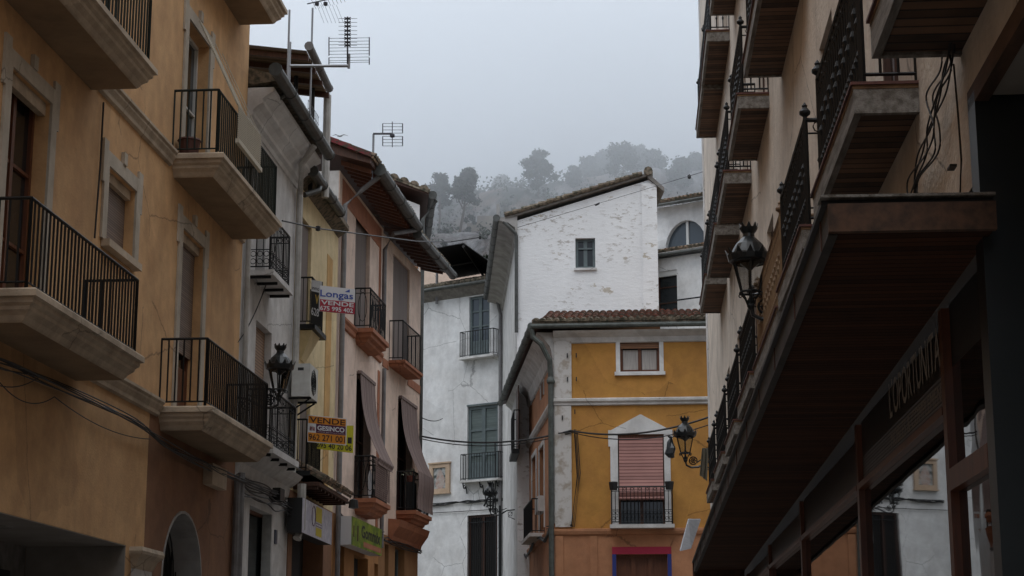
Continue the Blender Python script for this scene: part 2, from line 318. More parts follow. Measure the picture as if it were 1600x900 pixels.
def hrect(w, x0, x1, ym, top, bot):
    a, b = w.u(x0, ym), w.u(x1, ym)
    return (min(a,b), max(a,b), w.z(*bot), w.z(*top))

def railing(w, u0, u1, z0, h, out, name='railing', mtl=iron, parent=None, sp=.11, n0=0.0, style='plain', t=.009, ends=(True, True), finial=False, inner=.05):
    """balcony railing along a wall: front run at offset `out`, two returns to the wall"""
    b = MB(); e = inner
    segs = [((u0+e, out-e), (u1-e, out-e))]
    if ends[0]: segs.append(((u0+e, n0), (u0+e, out-e)))
    if ends[1]: segs.append(((u1-e, n0), (u1-e, out-e)))
    zb = z0+.07; zt = z0+h
    for (a, c) in segs:
        A, C = Vector(a), Vector(c); L = (C-A).length; n = max(1, round(L/sp)); dd = (C-A).normalized()
        P = lambda q, z: w.w(q[0], z, q[1])
        wd = w.d*dd.x+w.n*dd.y
        b.tube([P(A, zt), P(C, zt)], .02, 6); b.bar(P(A, zb), P(C, zb), .013)
        if style != 'plain': b.bar(P(A, zt-.12), P(C, zt-.12), .009)
        for k in range(n+1):
            q = A+(C-A)*(k/n); b.bar(P(q, zb if k % n else z0), P(q, zt), t if 0 < k < n else t*1.6)
            if style == 'knot' and 0 < k < n:
                zz = z0+h*(.5 if k % 2 else .62)
                b.tube([P(q, zz-.045), P(q, zz), P(q, zz+.045)], [t, t*2.6, t], 5); b.tube([P(q, z0+h*.22), P(q, z0+h*.26), P(q, z0+h*.30)], [t, t*2.2, t], 5)
                if k % 2 == 0: b.ring(P(q, zt-.06), wd, Vector((0,0,1)), .05, .006, 8)
            if style == 'scroll' and k < n:
                m = A+(C-A)*((k+.5)/n); zz = z0+.30*h
                b.ring(P(m, zb+.1), wd, Vector((0,0,1)), sp*.42, .007, 9); b.ring(P(m, zb+.24), wd, Vector((0,0,1)), sp*.42, .007, 9)
                if k % 2: b.ring(P(m, zt-.06), wd, Vector((0,0,1)), sp*.38, .006, 8)
        if style == 'scroll': b.bar(P(A, zb+.32), P(C, zb+.32), .009)
        if style == 'oval':
            for k in range(0, n, 3):
                m = A+(C-A)*(min(k+1.5, n-.5)/n); zz = (zb+zt)/2
                pts = [P(m, zz)+wd*(sp*.9*cos(a*pi/8))+Vector((0,0,h*.36*sin(a*pi/8))) for a in range(17)]
                b.tube(pts, .008, 4, False); b.ring(P(m, zt-.06), wd, Vector((0,0,1)), .05, .007, 8)
    if finial:
        for (uu, nn) in ((u0+e, out-e), (u1-e, out-e)):
            p = w.w(uu, 0, nn)
            b.bar(w.w(uu, z0, nn), w.w(uu, zt, nn), .022)
            b.lathe(w.w(uu, zt, nn), [(.0,.0), (.022,.0), (.018,.03), (.05,.055), (.052,.075), (.03,.10), (.02,.115), (.026,.13), (0,.165)], 8)
    return b.build(name, mtl, parent)
def slab_moulded(w, u0, u1, z, out, steps, inner=0.0):
    """balcony slab with stepped moulding below; steps: (inset, drop from top)"""
    b = MB(); rings = []
    for ins, dz in steps:
        o = out-ins; a, c = u0+ins, u1-ins
        rings.append([w.w(a, z-dz, inner), w.w(c, z-dz, inner), w.w(c, z-dz, o), w.w(a, z-dz, o)])
    return b.loft(rings)
STEPS = [(0.02,0), (0,.02), (0,.09), (.045,.10), (.05,.15), (.09,.18), (.10,.22), (.16,.27), (.19,.32), (.21,.34)]

def tiles(b, A, Bp, up, ncol, nrow, course=.33, r=.095, seg=5):
    """barrel tiles from eave line A-B climbing along `up` (a vector: one course)"""
    A = Vector(A); Bp = Vector(Bp); along = (Bp-A)/ncol; al = along.normalized(); upn = up.normalized(); nrm = al.cross(upn).normalized()
    if nrm.z < 0: nrm = -nrm
    rr = min(r, along.length*.52)
    for j in range(nrow):
        for i in range(ncol):
            jx = R.uniform(-.02,.02); c0 = A+along*(i+.5+jx)+upn*(course*j-R.uniform(0,.03)+.0)+nrm*(.02+R.uniform(-.006,.012)); c1 = c0+upn*(course+.05)-nrm*.005
            i0 = len(b.v)
            for c, q in ((c0, rr*1.06), (c1, rr*.88)):
                for k in range(seg+1):
                    an = pi*k/seg; b.v.append(c+al*(q*cos(an))+nrm*(q*sin(an)*.85))
            for k in range(seg): b.f.append((i0+k, i0+k+1, i0+seg+2+k, i0+seg+1+k)); b.m.append(b.cm)
            b.f.append(tuple(i0+k for k in range(seg+1))); b.m.append(b.cm)   # mortar in the tile mouth
    e0 = A-nrm*.05; e1 = Bp-nrm*.05; L = upn*(course*nrow)
    b.hexa([e0, e1, e1+L, e0+L, e0+nrm*.06, e1+nrm*.06, e1+L+nrm*.06, e0+L+nrm*.06])
    return b
def gutter(parent, pts, r=.09, name='gutter', mtl=gutm):
    b = MB(); pts = [Vector(p) for p in pts]
    b.tube(pts, r, 10)
    L = (pts[-1]-pts[0]).length; n = max(2, int(L/1.1)); d = (pts[-1]-pts[0])/n
    for k in range(n+1):
        p = pts[0]+d*k; b.tube([p-d.normalized()*.015, p+d.normalized()*.015], r*1.12, 10)
    return b.build(name, mtl, parent, smooth=False)
_tc = {}
def text_geo(s, bold=.0):
    if (s, bold) in _tc: return _tc[(s, bold)]
    cu = bpy.data.curves.new('t', 'FONT'); cu.body = s; cu.size = 1; cu.offset = bold; cu.extrude = 0; cu.resolution_u = 3
    o = bpy.data.objects.new('t', cu); COL.objects.link(o); dg = bpy.context.evaluated_depsgraph_get(); me = o.evaluated_get(dg).to_mesh()
    vs = [v.co.copy() for v in me.vertices]; fs = [tuple(p.vertices) for p in me.polygons]; o.evaluated_get(dg).to_mesh_clear()
    bpy.data.objects.remove(o); bpy.data.curves.remove(cu)
    x0 = min(v.x for v in vs); x1 = max(v.x for v in vs); y0 = min(v.y for v in vs); y1 = max(v.y for v in vs)
    _tc[(s, bold)] = ([((v.x-x0)/(x1-x0), (v.y-y0)/(y1-y0)) for v in vs], fs); return _tc[(s, bold)]
def put_text(b, s, P, x0, x1, y0, y1, n, bold=.02, th=.004):
    """writing laid on a board: P(fx, fy) maps board fractions to a point, n is the board's normal"""
    vs, fs = text_geo(s, bold); i0 = len(b.v); k = len(vs)
    for q in (0, th):
        for fx, fy in vs: b.v.append(P(x0+(x1-x0)*fx, y0+(y1-y0)*fy)+n*q)
    for f in fs: b.f.append(tuple(i0+k+i for i in f)); b.m.append(b.cm)
    return b
def patch(b, P, x0, x1, y0, y1, n, th=.003):
    a = [P(x0,y0), P(x1,y0), P(x1,y1), P(x0,y1)]
    return b.hexa(a+[q+n*th for q in a])
def smooth(pts, n=5):
    P = [Vector(p) for p in pts]; out = []
    for i in range(len(P)-1):
        a, b_, c, d = P[max(i-1,0)], P[i], P[i+1], P[min(i+2,len(P)-1)]
        for k in range(n):
            t = k/n; out.append(.5*((2*b_)+(c-a)*t+(2*a-5*b_+4*c-d)*t*t+(3*b_-a-3*c+d)*t**3))
    return out+[P[-1]]
def cable(pts, r=.008, sag=0, n=14):
    out = []
    for i in range(len(pts)-1):
        a, c = Vector(pts[i]), Vector(pts[i+1])
        for k in range(n):
            t = k/n; out.append(a.lerp(c, t)-Vector((0,0,sag*4*t*(1-t))))
    out.append(Vector(pts[-1])); return MB().tube(out, r, 5)
# ------------------------------------------------------------ ground
g = MB().quad((-3000,-3000,0), (3000,-3000,0), (3000,5000,0), (-3000,5000,0)); struct(g, 'ground', mat('dry_earth', (.12,.10,.07), .95, col2=(.07,.075,.04), scale=.05))
struct(MB().quad((-7.3,-40,.004), (1.6,-40,.004), (1.6,49,.004), (-7.3,49,.004)), 'street', stripes('paving_stones', (.13,.12,.11), (.24,.22,.20), 1, 2.2, .8, .04, .1))
struct(MB().box((-7.38,-40,0), (-6.1,31,.12)), 'pavement', concrete)

WL = Wall(-7.4, 0, (0,1), (1,0))
uE = WL.u(375, 500)
P0 = WL.w(uE+.004, 0); WW = Wall(P0.x-.02, 0, (0,1), (1,0)); uW = WW.u(458, 500)
WY = Wall(-7.4, 0, (0,1), (1,0)); uY = WY.u(526, 500)
a1 = .035; q = WY.w(uY+.004, 0); WP = Wall(q.x, q.y, (sin(a1), cos(a1)), (cos(a1), -sin(a1))); uP = WP.u(597, 500)
a2 = .079; q = WP.w(uP+.004, 0); WQ = Wall(q.x, q.y, (sin(a2), cos(a2)), (cos(a2), -sin(a2))); uQ = WQ.u(657, 500)

# ------------------------------------------------------------ ochre apartment building, left foreground
h1 = thing('apartment_building', (-7.4, 25, 0), 'ochre plastered apartment block with moulded balconies at the left edge', 'building')
N_ = .75
zb1 = WL.z(217,557,N_); u1a, u1b = WL.u(45,455,N_), WL.u(217,557,N_)
zb2 = WL.z(325,634,N_); u2a, u2b = WL.u(324,634,N_), WL.u(420,692,N_)
zb3 = WL.z(237,107,N_); u3a, u3b = u1a-.3, WL.u(238,107,N_)
zb4 = WL.z(342,237,N_); u4a, u4b = WL.u(342,237,N_), WL.u(434,345,N_)
zb5 = WL.z(443,16,N_); u5a, u5b = u4a, WL.u(443,16,N_)
zs = zb1-.05
zshop = WL.z(197,852)
H = []
d1 = (WL.u(15,130), WL.u(78,165), zb1, WL.z(78,162)); w2 = hrect(WL,165,210,320,(165,256),(165,378))
d3 = (WL.u(280,450), WL.u(315,450), zb2, WL.z(280,352)); d4 = (WL.u(290,120), WL.u(325,120), zb4, zb4+2.45)
d3b = (d1[0]-.2, d1[1]-.2, zb3, zb3+2.5); d0 = (d1[0]-4.6, d1[0]-3.3, zb1, zb1+2.5)
d5 = (d4[0], d4[1], zb5, zb5+2.45)
H = [d1, w2, d3, d4, d3b, d0, d5]
uc = WL.u(229, 760)
facade(WL, -32, uE, zs, 19.5, H).build('wall', ochre, h1)
shop = (-4, WL.u(197,852), 0, zshop, 0, 1.5)
facade(WL, -32, uc, 0, zs-.002, [shop], back=7).build('wall', ochre, h1)
ar0, ar1 = WL.u(253,860), WL.u(316,860); arz = WL.z(285,797)
facade(WL, uc+.002, uE, 0, zs-.002, [(ar0, ar1, 0, arz, (ar1-ar0)/2*.93, .55)]).build('wall', umber, h1, 'red brown painted ground floor wall with arched doorway')
b = MB(); rr = (ar1-ar0)/2; mm = (ar0+ar1)/2; n = 16; zc_ = arz-rr*.93
arc = lambda r, k: (mm-r*cos(pi*k/n), zc_+r*sin(pi*k/n)*.93)
for k in range(n):                                    # pale lining of the arched reveal
    p, q2 = arc(rr-.004, k), arc(rr-.004, k+1); p3, q3 = arc(rr-.05, k), arc(rr-.05, k+1)
    b.hexa([WL.w(*p,.012), WL.w(*q2,.012), WL.w(*q2,-.53), WL.w(*p,-.53), WL.w(*p3,.012), WL.w(*q3,.012), WL.w(*q3,-.53), WL.w(*p3,-.53)])
for a, c in ((ar0+.004, ar0+.05), (ar1-.05, ar1-.004)): b.wb(WL, a, c, 0, zc_, -.53, .012)
b.build('arch_lining', mat('grey_lining', (.36,.35,.34), .85, col2=(.28,.27,.26), scale=3), h1)
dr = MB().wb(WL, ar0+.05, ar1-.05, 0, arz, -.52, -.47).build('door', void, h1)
b = MB()
for k in range(9): uu = ar0+.1+(ar1-ar0-.2)*k/8; b.bar(WL.w(uu,0,-.4), WL.w(uu,zc_+rr*sin(pi*(k+.3)/9)*.8,-.4), .012)
for zz in (zc_, zc_-.15, 1.1): b.wb(WL, ar0+.05, ar1-.05, zz-.02, zz+.02, -.42, -.38)
for k in range(1,4): b.ring(WL.w(mm,zc_+.1,-.4), WL.d, Vector((0,0,1)), rr*.27*k, .012, 20)
b.build('door_grille', iron, dr)
# recessed shopfront
MB().wb(WL, -4, shop[1]-.01, 0, zshop-.01, -1.5, -1.42).build('shop_back_wall', concrete, h1)
b = MB().wb(WL, -4, shop[1]-.9, 1.0, zshop-.5, -1.42, -1.36); sw = b.build('shop_window', glass, h1)
b = MB()
for k in range(9): uu = 2+k*2.0; b.wb(WL, uu, uu+.09, .1, zshop-.45, -1.36, -1.3)
b.wb(WL, -4, shop[1]-.9, zshop-.5, zshop-.4, -1.36, -1.3); b.build('window_frame', iron, sw)
MB().wb(WL, -4, shop[1]-.003, zshop-.012, zshop-.004, -1.5, -.003).build('soffit', soffitw, h1)
b = MB(); b.lathe(WL.w(shop[1]-3.2, zshop-.03, -.7), [(0,0), (.22,0), (.24,.018)], 20); b.lathe(WL.w(shop[1]-8.2, zshop-.03, -.7), [(0,0), (.22,0), (.24,.018)], 20); b.build('recessed_light', concrete, h1)
MB().wb(WL, shop[1]-.03, shop[1]-.004, 0, zshop-.015, -1.41, -.004).build('reveal_lining', mat('dim_stone_lining', (.30,.27,.24), .8, col2=(.22,.2,.18), scale=2), h1)
pu0, pu1 = WL.u(205,880), WL.u(232,880); zc2 = WL.z(200,853)
MB().wb(WL, pu0, pu1, 0, zc2-.3, -.4, .06).build('pier', whiteg, h1)
b = MB().loft([[WL.w(pu0-a,zz,-.42), WL.w(pu1+a,zz,-.42), WL.w(pu1+a,zz,.06+a), WL.w(pu0-a,zz,.06+a)] for a, zz in ((.0,zc2-.3),(.02,zc2-.26),(.06,zc2-.16),(.13,zc2-.1),(.14,zc2-.06),(.12,zc2-.002))]); b.build('pier_capital', cream, h1)
def trim(root, w, r, wd=.2, n=.035, ears=True, mtl=surround, key=True):
    a, c, d, e2 = r; b = MB()
    b.wb(w, a-wd, a-.002, d, e2+wd, .002, n); b.wb(w, c+.002, c+wd, d, e2+wd, .002, n); b.wb(w, a-.002, c+.002, e2+.002, e2+wd, .002, n-.002)
    if ears:
        for s in (a-wd-.07, c+wd): b.wb(w, s, s+.07, e2-.28, e2+wd, .002, n)
        for s in (a-wd-.07, c+wd-.13): b.wb(w, s, s+.2, e2+wd, e2+wd+.12, .002, n)
    if key: m = (a+c)/2; b.wb(w, m-.07, m+.07, e2+wd, e2+wd+.17, .002, n+.02)
    return b.build('surround', mtl, root)
for r in (d1, w2, d3, d4, d3b, d0, d5): trim(h1, WL, r)
window(h1, WL, *d1, frame=redwood, cols=2, rows=3, fw=.07, name='balcony_door', blind=None)
MB().wb(WL, d1[0]+.002, d1[1]-.002, d1[3]-.16, d1[3]-.002, -.14, -.05).build('shutter_box', cream, h1)
window(h1, WL, *w2, frame=whitejoin, blind=blindbrown); window(h1, WL, *d3, frame=redwood, blind=blindbrown, blind_to=zb2+1.1, solid_to=zb2+.9, name='balcony_door')
window(h1, WL, *d4, frame=whitejoin, cols=2, rows=2, name='balcony_door'); window(h1, WL, *d3b, frame=redwood, name='balcony_door'); window(h1, WL, *d0, frame=redwood, name='balcony_door'); window(h1, WL, *d5, frame=redwood, name='balcony_door')
MB().wb(WL, w2[0]-.12, w2[1]+.12, w2[2]-.1, w2[2]-.002, .002, .12).build('sill', cream, h1)
for r in (w2, d3): MB().wb(WL, r[0]+.002, r[1]-.002, r[3]-.14, r[3]-.002, -.15, -.06).build('shutter_box', cream, h1)
for (a, c, z, h) in ((u1a,u1b,zb1,1.0), (u2a,u2b,zb2,1.02), (u3a,u3b,zb3,1.0), (u4a,u4b,zb4,1.02), (u5a,u5b,zb5,1.0), (u3a,u3b,zb5,1.0)):
    o = slab_moulded(WL, a, c, z, N_+.08, STEPS).build('balcony', cream, h1)
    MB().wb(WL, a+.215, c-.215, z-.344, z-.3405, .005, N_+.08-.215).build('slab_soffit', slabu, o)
    railing(WL, a, c, z, h, N_, parent=o, mtl=greeniron if z > 9 else iron, sp=.125, t=.0135)
for (z, a, c) in ((zs+.04, u1b+.06, u2a-.06), (zb3-.02, u3b+.06, u4a-.06), (zs+.04, -32, u1a-.06), (zs+.04, u2b+.06, uE), (zb3-.02, u4b+.06, uE)):
    b = MB().extr(WL, [(.003,z), (.13,z), (.13,z-.04), (.10,z-.07), (.10,z-.1), (.06,z-.17), (.05,z-.22), (.003,z-.24)], a, c); b.build('string_course', cream, h1)
MB().wb(WL, WL.u(317,745), WL.u(340,745), WL.z(325,760), WL.z(325,727), .002, .16).build('junction_box', cream, h1)
# eaves far overhead
MB().wb(WL, -32, uE+.02, 19.5, 19.7, -7, .6).build('roof', tile_mix, h1)
b = MB().lathe(WL.w(u4a+.3, zb4+.002, .2), [(0,0), (.13,0), (.17,.26), (.19,.27), (.17,.3), (0,.28)], 12)
solo(b, 'plant_pot', mat('dark_clay_pot', (.09,.035,.025), .7), 'dark clay pot standing on upper ochre balcony behind the railing', 'pot')
# slatted blind thrown over the upper right balcony rail
b = MB(); ua, ub = WL.u(371,170,.8), WL.u(406,225,.8); z0, z1 = zb4+2.5, zb4+1.05
path = [Vector((.12, z0)), Vector((.80, z1))]; n = 44
for k in range(n):
    p = path[0].lerp(path[1], k/n); b.wb(WL, ua, ua+.22*(ub-ua), p.y-.008, p.y+.008, p.x-.012, p.x+.012)
for k in range(15): b.wb(WL, ua, ub, z1-.04-k*.036, z1-.022-k*.036, .81, .825)
for f in (.05, .35, .65, .95):
    uu = ua+(ub-ua)*f; b.bar(WL.w(uu,z0,.12), WL.w(uu,z1,.80), .006); b.bar(WL.w(uu,z1,.818), WL.w(uu,z1-.56,.818), .006)
b.wb(WL, ua-.03, ub+.03, z1-.64, z1-.57, .79, .85)
solo(b, 'slatted_blind', mat('pale_cane', (.50,.45,.36), .8), 'pale slatted blind thrown over the upper ochre balcony rail', 'blind')
# cables along the ochre wall
b = MB()
for k in range(7):
    pts = []
    for (x, y) in ((-60,545), (0,563), (90,597), (215,655), (262,690), (320,722), (362,742), (440,772)):
        u, z = WL.px(x, y, .15); pts.append(WL.w(u, z-.03+R.uniform(-.06,.06), .15+R.uniform(-.06,.04)))
    b.tube(smooth(pts), .009, 5)
for (A, B_, s) in (((0,598),(85,620),.15), ((85,620),(235,686),.12), ((-60,560),(60,590),.2)):
    p = WL.w(*WL.px(*A,.05), .05); q2 = WL.w(*WL.px(*B_,.05), .05); c = cable([p,q2], .007, s)
    i0 = len(b.v); b.v += c.v; b.f += [tuple(i+i0 for i in f) for f in c.f]; b.m += c.m
solo(b, 'cable_bundle', black, 'black cable bundle sagging under the lower ochre balconies', 'cables')
solo(MB().tube([WL.w(*WL.px(162,160,.04),.04), WL.w(*WL.px(157,255,.04),.04), WL.w(*WL.px(148,372,.04),.04)], .014, 5), 'wall_cable', black, 'single black cable running down beside the small ochre window', 'cable')

# ------------------------------------------------------------ narrow white house
h2 = thing('town_house', (-7.4, (uE+uW)/2, 0), 'narrow white town house with deep cornice next to the ochre block', 'house')
zt = WW.z(425,150,.0)
g0, g1 = WW.px(427,107,.62), WW.px(511,243,.62); zg = (g0[1]+g1[1])/2
w1z = WW.z(428,425,.42); w1a, w1b = WW.u(424,424,.42), WW.u(455,464,.42)
w2z = WW.z(464,722,.5); w2a, w2b = WW.u(424,690,.5), WW.u(464,722,.5)
dw1 = (w1a+.5, w1b-.5, w1z, w1z+2.3); sh = hrect(WW,399,424,545,(399,498),(399,640)); dw = hrect(WW,388,424,860,(388,788),(388,1000)); dw = (dw[0],dw[1],0,dw[3])
sh = (sh[0], sh[1], w2z, sh[3])
facade(WW, uE+.006, uW, 0, zg-.75, [dw1, sh, dw], depth=.35).build('wall', whiteg, h2)
b = MB(); zz = zg-.75
b.extr(WW, [(-.2,zz), (.03,zz), (.05,zz+.08), (.12,zz+.12), (.12,zz+.2), (.2,zz+.28), (.3,zz+.34), (.3,zz+.42), (.4,zz+.5), (.5,zz+.55), (.5,zz+.63), (-.2,zz+.63)], uE+.02, uW-.02).build('cornice', whitep, h2)
MB().extr(WW, [(.62,zg+.02), (.62,zg+.1), (-5,zg+1.7), (-5,zg+1.55), (.1,zg-.05), (-.2, zg-.1)], uE+.02, uW-.02).build('roof', tile_old, h2)
gutter(h2, [WW.w(g0[0],zg,.66), WW.w(g1[0],zg,.66)], .115)
b = MB().tube([WW.w(g0[0]+1.2,zg-.45,.05), WW.w(g0[0]+1.25,zg-.02,.62)], .05, 6); b.build('gutter_strut', gutm, h2)
window(h2, WW, *dw1, frame=wood, name='balcony_door'); window(h2, WW, *sh, frame=wood, blind=blindtan, name='balcony_door'); window(h2, WW, *dw, frame=redwood, cols=1, rows=2, name='door', solid_to=2.1)
MB().wb(WW, dw[1]-.06, dw[1]-.004, 0, dw[3]-.004, -.3, -.002).build('door_jamb', stone, h2)
for (a, c, z, n_, dd) in ((w1a,w1b,w1z,.42,.1), (w2a,w2b,w2z,.5,.12)):
    o = MB().wb(WW, a, c, z-dd, z, 0, n_+.04).build('balcony', whiteg, h2); railing(WW, a, c, z, 1.05, n_, parent=o, style='scroll', sp=.12)
    bb = MB()
    for k in range(4): uu = a+.05+(c-a-.15)*k/3; bb.wb(WW, uu, uu+.05, z-dd-.05, z-dd, .02, n_-.02)
    bb.build('balcony_bracket', iron, o)
b = MB().tube([WW.w(WW.u(451,300,.1),zg-.2,.6), WW.w(WW.u(455,300,.1),zg-.5,.3), WW.w(uW-.12,zg-.9,.1), WW.w(uW-.12,w2z-.2,.1)], .065, 8); b.build('drainpipe', pipew, h2)
MB().tube([WW.w(uE+.25,zg-1,.07), WW.w(uE+.25,w2z+.2,.07)], .05, 8).build('drainpipe', pipew, h2)
b = MB().tube([WW.w(uE-.12,zb2-.5,.1), WW.w(uE-.12,0,.1)], .06, 8).tube([WW.w(uE+.1,zb2-.4,.12), WW.w(uE+.1,1.9,.12), WW.w(uE+.02,1.7,.12)], .06, 8); b.build('drainpipe', pipem, h2)
b = MB().tube([WW.w(uW-.15,w2z-.25,.3), WW.w(uW-.15,w2z-1.15,.3), WW.w(uW-.25,w2z-1.35,.25)], .09, 8); b.build('drainpipe', pipew, h2)
b = MB().extr(WW, [(.003,w2z-.12), (.35,w2z-.13), (.25,w2z-.25), (.1,w2z-.35), (.06,w2z-.55), (.003,w2z-.6)], uE+.05, uW-.3); b.build('string_course', whiteg, h2)
b = MB()
for k in range(6):
    pts = [WW.w(u, w2z-.62-.06*k+R.uniform(-.05,.05), .14+R.uniform(-.04,.05)) for u in [uE+.1+i*(uW-uE)/7 for i in range(8)]]
    b.tube(smooth(pts,3), .013, 5)
b.box(WW.w(uW-1.6,w2z-.62,.1)-Vector((.1,.2,.12)), WW.w(uW-1.6,w2z-.62,.1)+Vector((.12,.2,.12)))
solo(b, 'cable_bundle', black, 'tangle of cables on the narrow white house above its door', 'cables')
MB().wb(WW, WW.u(428,840), WW.u(431,840), WW.z(429,850), WW.z(429,828), .002, .03).build('house_number_plate', mat('dull_blue_plate', (.06,.07,.10), .5), h2)

# ------------------------------------------------------------ yellow house
h3 = thing('town_house', (-7.4, (uW+uY)/2, 0), 'yellow town house with estate agent signs on its balconies', 'house')
g0, g1 = WY.px(488,268,.3), WY.px(530,333,.3); zg = (g0[1]+g1[1])/2
y1z = WY.z(489,506,.32); y1a, y1b = WY.u(489,506,.32), WY.u(507,526,.32)
y2z = WY.z(481,735,.32); y2a, y2b = WY.u(481,735,.32), WY.u(503,755,.32)
dy1 = (WY.u(469,450), WY.u(485,450), y1z, WY.z(470,335)); dy2 = (WY.u(467,700), WY.u(483,700), y2z, WY.z(467,590))
za = WY.z(487,738,.6)
shp = (uW+.4, WY.u(505,860), 0, WY.z(505,838))
facade(WY, uW+.006, uY, y2z-.4, zg-.2, [dy1, dy2]).build('wall', yellowp, h3)
facade(WY, uW+.006, uY, 0, y2z-.402, [shp], depth=.5).build('wall', umber, h3, 'dark painted shop front wall')
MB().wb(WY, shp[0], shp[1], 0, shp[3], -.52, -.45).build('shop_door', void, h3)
b = MB().wb(WY, uY-1.35, uY-.7, y2z-.3, zg-.9, .002, .012); b.build('painted_panel', yelloworange, h3)
MB().extr(WY, [(.25,zg-.02), (.25,zg+.08), (-5,zg+1.9), (-5,zg+1.75), (-.1,zg-.15), (.0,zg-.2)], uW+.01, uY-.01).build('roof', tile_old, h3)
gutter(h3, [WY.w(g0[0]-.1,zg,.33), WY.w(g1[0],zg,.33)], .11)
for r in (dy1, dy2):
    window(h3, WY, *r, frame=wood, name='balcony_door'); MB().wb(WY, r[0]+.02, r[1]-.02, r[2]+.05, r[3]-.03, -.1, -.07).build('mesh_screen', blindgrey, h3)
MB().tube([WY.w(uW+.7,zg-.1,.33), WY.w(uW+.5,zg-.25,.35), WY.w(uW+.12,zg-.45,.12)], .06, 8).build('downpipe_elbow', gutm, h3)
for (a, c, z, hh) in ((y1a,y1b,y1z,1.0), (y2a,y2b,y2z,1.05)):
    o = MB().wb(WY, a, c, z-.1, z, 0, .36).build('balcony', iron, h3); railing(WY, a, c, z, hh, .32, parent=o, sp=.1)
MB().loft([[WY.w(u_,z_,.002),WY.w(u_+w_,z_,.002),WY.w(u_+w_,z_,n_),WY.w(u_,z_,n_)] for u_,w_,z_,n_ in ((y1a+.3,.4,y1z-.7,.03),(y1a+.1,.9,y1z-.11,.28))]).build('balcony_corbel', yellowp, h3)
# tiled awning over the shops
b = MB(); ta, tb = WY.u(487,738,.6), WY.u(548,782,.6)
b.cm = 0; tiles(b, WY.w(uW+.3,za,.62), WY.w(tb,za,.62), WY.w(0,.17,-.29)-WY.w(0,0,0), int((tb-uW)/.2), 2, course=.33, r=.09)
solo(b, 'tiled_canopy', tile_mix, 'little roof of curved tiles over the shop fronts of the yellow house', 'canopy')
b = MB().wb(WY, uW+.3, tb, za-.14, za-.06, 0, .55)
for k in range(9): b.wb(WY, uW+.35+k*(tb-uW-.5)/8, uW+.45+k*(tb-uW-.5)/8, za-.2, za-.14, 0, .5)
b.build('canopy_rafters', wood, h3)

# air conditioner
a0 = WY.u(484,600,.45); ac = thing('air_conditioner', WY.w(a0,WY.z(485,620,.45),.2), 'white air conditioning unit bracketed to the yellow house beside the sloping lamp', 'air conditioner')
ac['label'] = 'white air conditioning unit bracketed to the yellow house above the orange sign'
z0, z1 = WY.z(485,620,.45), WY.z(485,568,.45); a1_ = a0+.85
MB().wb(WY, a0, a1_, z0, z1, .08, .45).build('casing', mat('ac_white', (.60,.60,.57), .5, col2=(.48,.47,.44), scale=5), ac)
b = MB(); c = WY.w((a0+a1_)/2-.05, (z0+z1)/2, .456)
for k in range(1,6): b.ring(c, WY.d, Vector((0,0,1)), .05*k, .006, 18)
for k in range(8): b.bar(c, c+WY.d*(.27*cos(k*pi/4))+Vector((0,0,.27*sin(k*pi/4))), .006)
b.build('fan_grille', iron, ac); MB().wb(WY, a0-.004, a0, z1-.14, z1-.08, .2, .32).build('badge', cblack, ac)
for uu in (a0+.1, a1_-.15): MB().wb(WY, uu, uu+.04, z0-.04, z0, 0, .46).bar(WY.w(uu+.02,z0-.3,.02), WY.w(uu+.02,z0-.04,.42), .018).build('bracket', iron, ac)

def board(name, px4, zc, tilt, label, base, parts, cat='sign', th=.03):
    """flat sign from its left edge and right edge in the photo, each at its own distance"""
    (x0,yt,yb), (x1,yt2,yb2) = px4; zl, zr = zc
    TL, BL, TR, BR = at(x0,yt,zl), at(x0,yb,zl), at(x1,yt2,zr), at(x1,yb2,zr)
    BL.x, BL.y = TL.x, TL.y; BR.x, BR.y = TR.x, TR.y
    n = (TR-TL).cross(BL-TL).normalized()
    if n.dot(EYE-TL) < 0: n = -n
    P = lambda fx, fy: (BL.lerp(BR, fx)).lerp(TL.lerp(TR, fx), fy)
    loc = P(.5,0); t = thing(name, loc, label, cat)
    patch(MB(), lambda a, c: P(a,c)-n*th, 0, 1, 0, 1, n, th).build('board', base, t)
    for (pn, m, fn) in parts:
        b = MB(); fn(b, P, n); b.build(pn, m, t)
    return t
sm = .003
board('estate_agent_sign', ((487,437,508),(503,440,514)), (37.0,36.8), 0, 'narrow black and white for sale sign behind the crimson one', cblack, [
    ('panel', cwhite, lambda b,P,n: patch(b,P,0,1,.74,1,n,sm)),
    ('lettering', cblack, lambda b,P,n: put_text(b,'inmov',P,.05,.95,.78,.86,n+n*0,.01,.006)),
    ('lettering', cgold, lambda b,P,n: put_text(b,'VE',P,.4,1.0,.48,.68,n,.03,.005)),
    ('lettering', cwhite, lambda b,P,n: put_text(b,'628',P,.05,.8,.2,.38,n,.02,.005))])
board('estate_agent_sign', ((500.5,446,488),(555,452,493)), (36.6,37.4), 0, 'white and crimson for sale sign hung on the upper yellow balcony', cwhite, [
    ('lower_panel', cred, lambda b,P,n: patch(b,P,0,1,0,.47,n,sm)),
    ('lettering', cblue, lambda b,P,n: put_text(b,'Longas',P,-.0,.94,.5,.84,n,.012,.006)),
    ('emblem', cblue, lambda b,P,n: b.hexa([P(.7,.85),P(.84,.85),P(.84,.97),P(.835,.97)]+[p+n*sm for p in (P(.7,.85),P(.84,.85),P(.84,.97),P(.835,.97))])),
    ('lettering', cwhite, lambda b,P,n: put_text(b,'VENDE',P,.02,.96,.27,.44,n,.02,.007)),
    ('lettering', cwhite, lambda b,P,n: put_text(b,'675 995 402',P,.0,.94,.04,.22,n,.02,.007))])
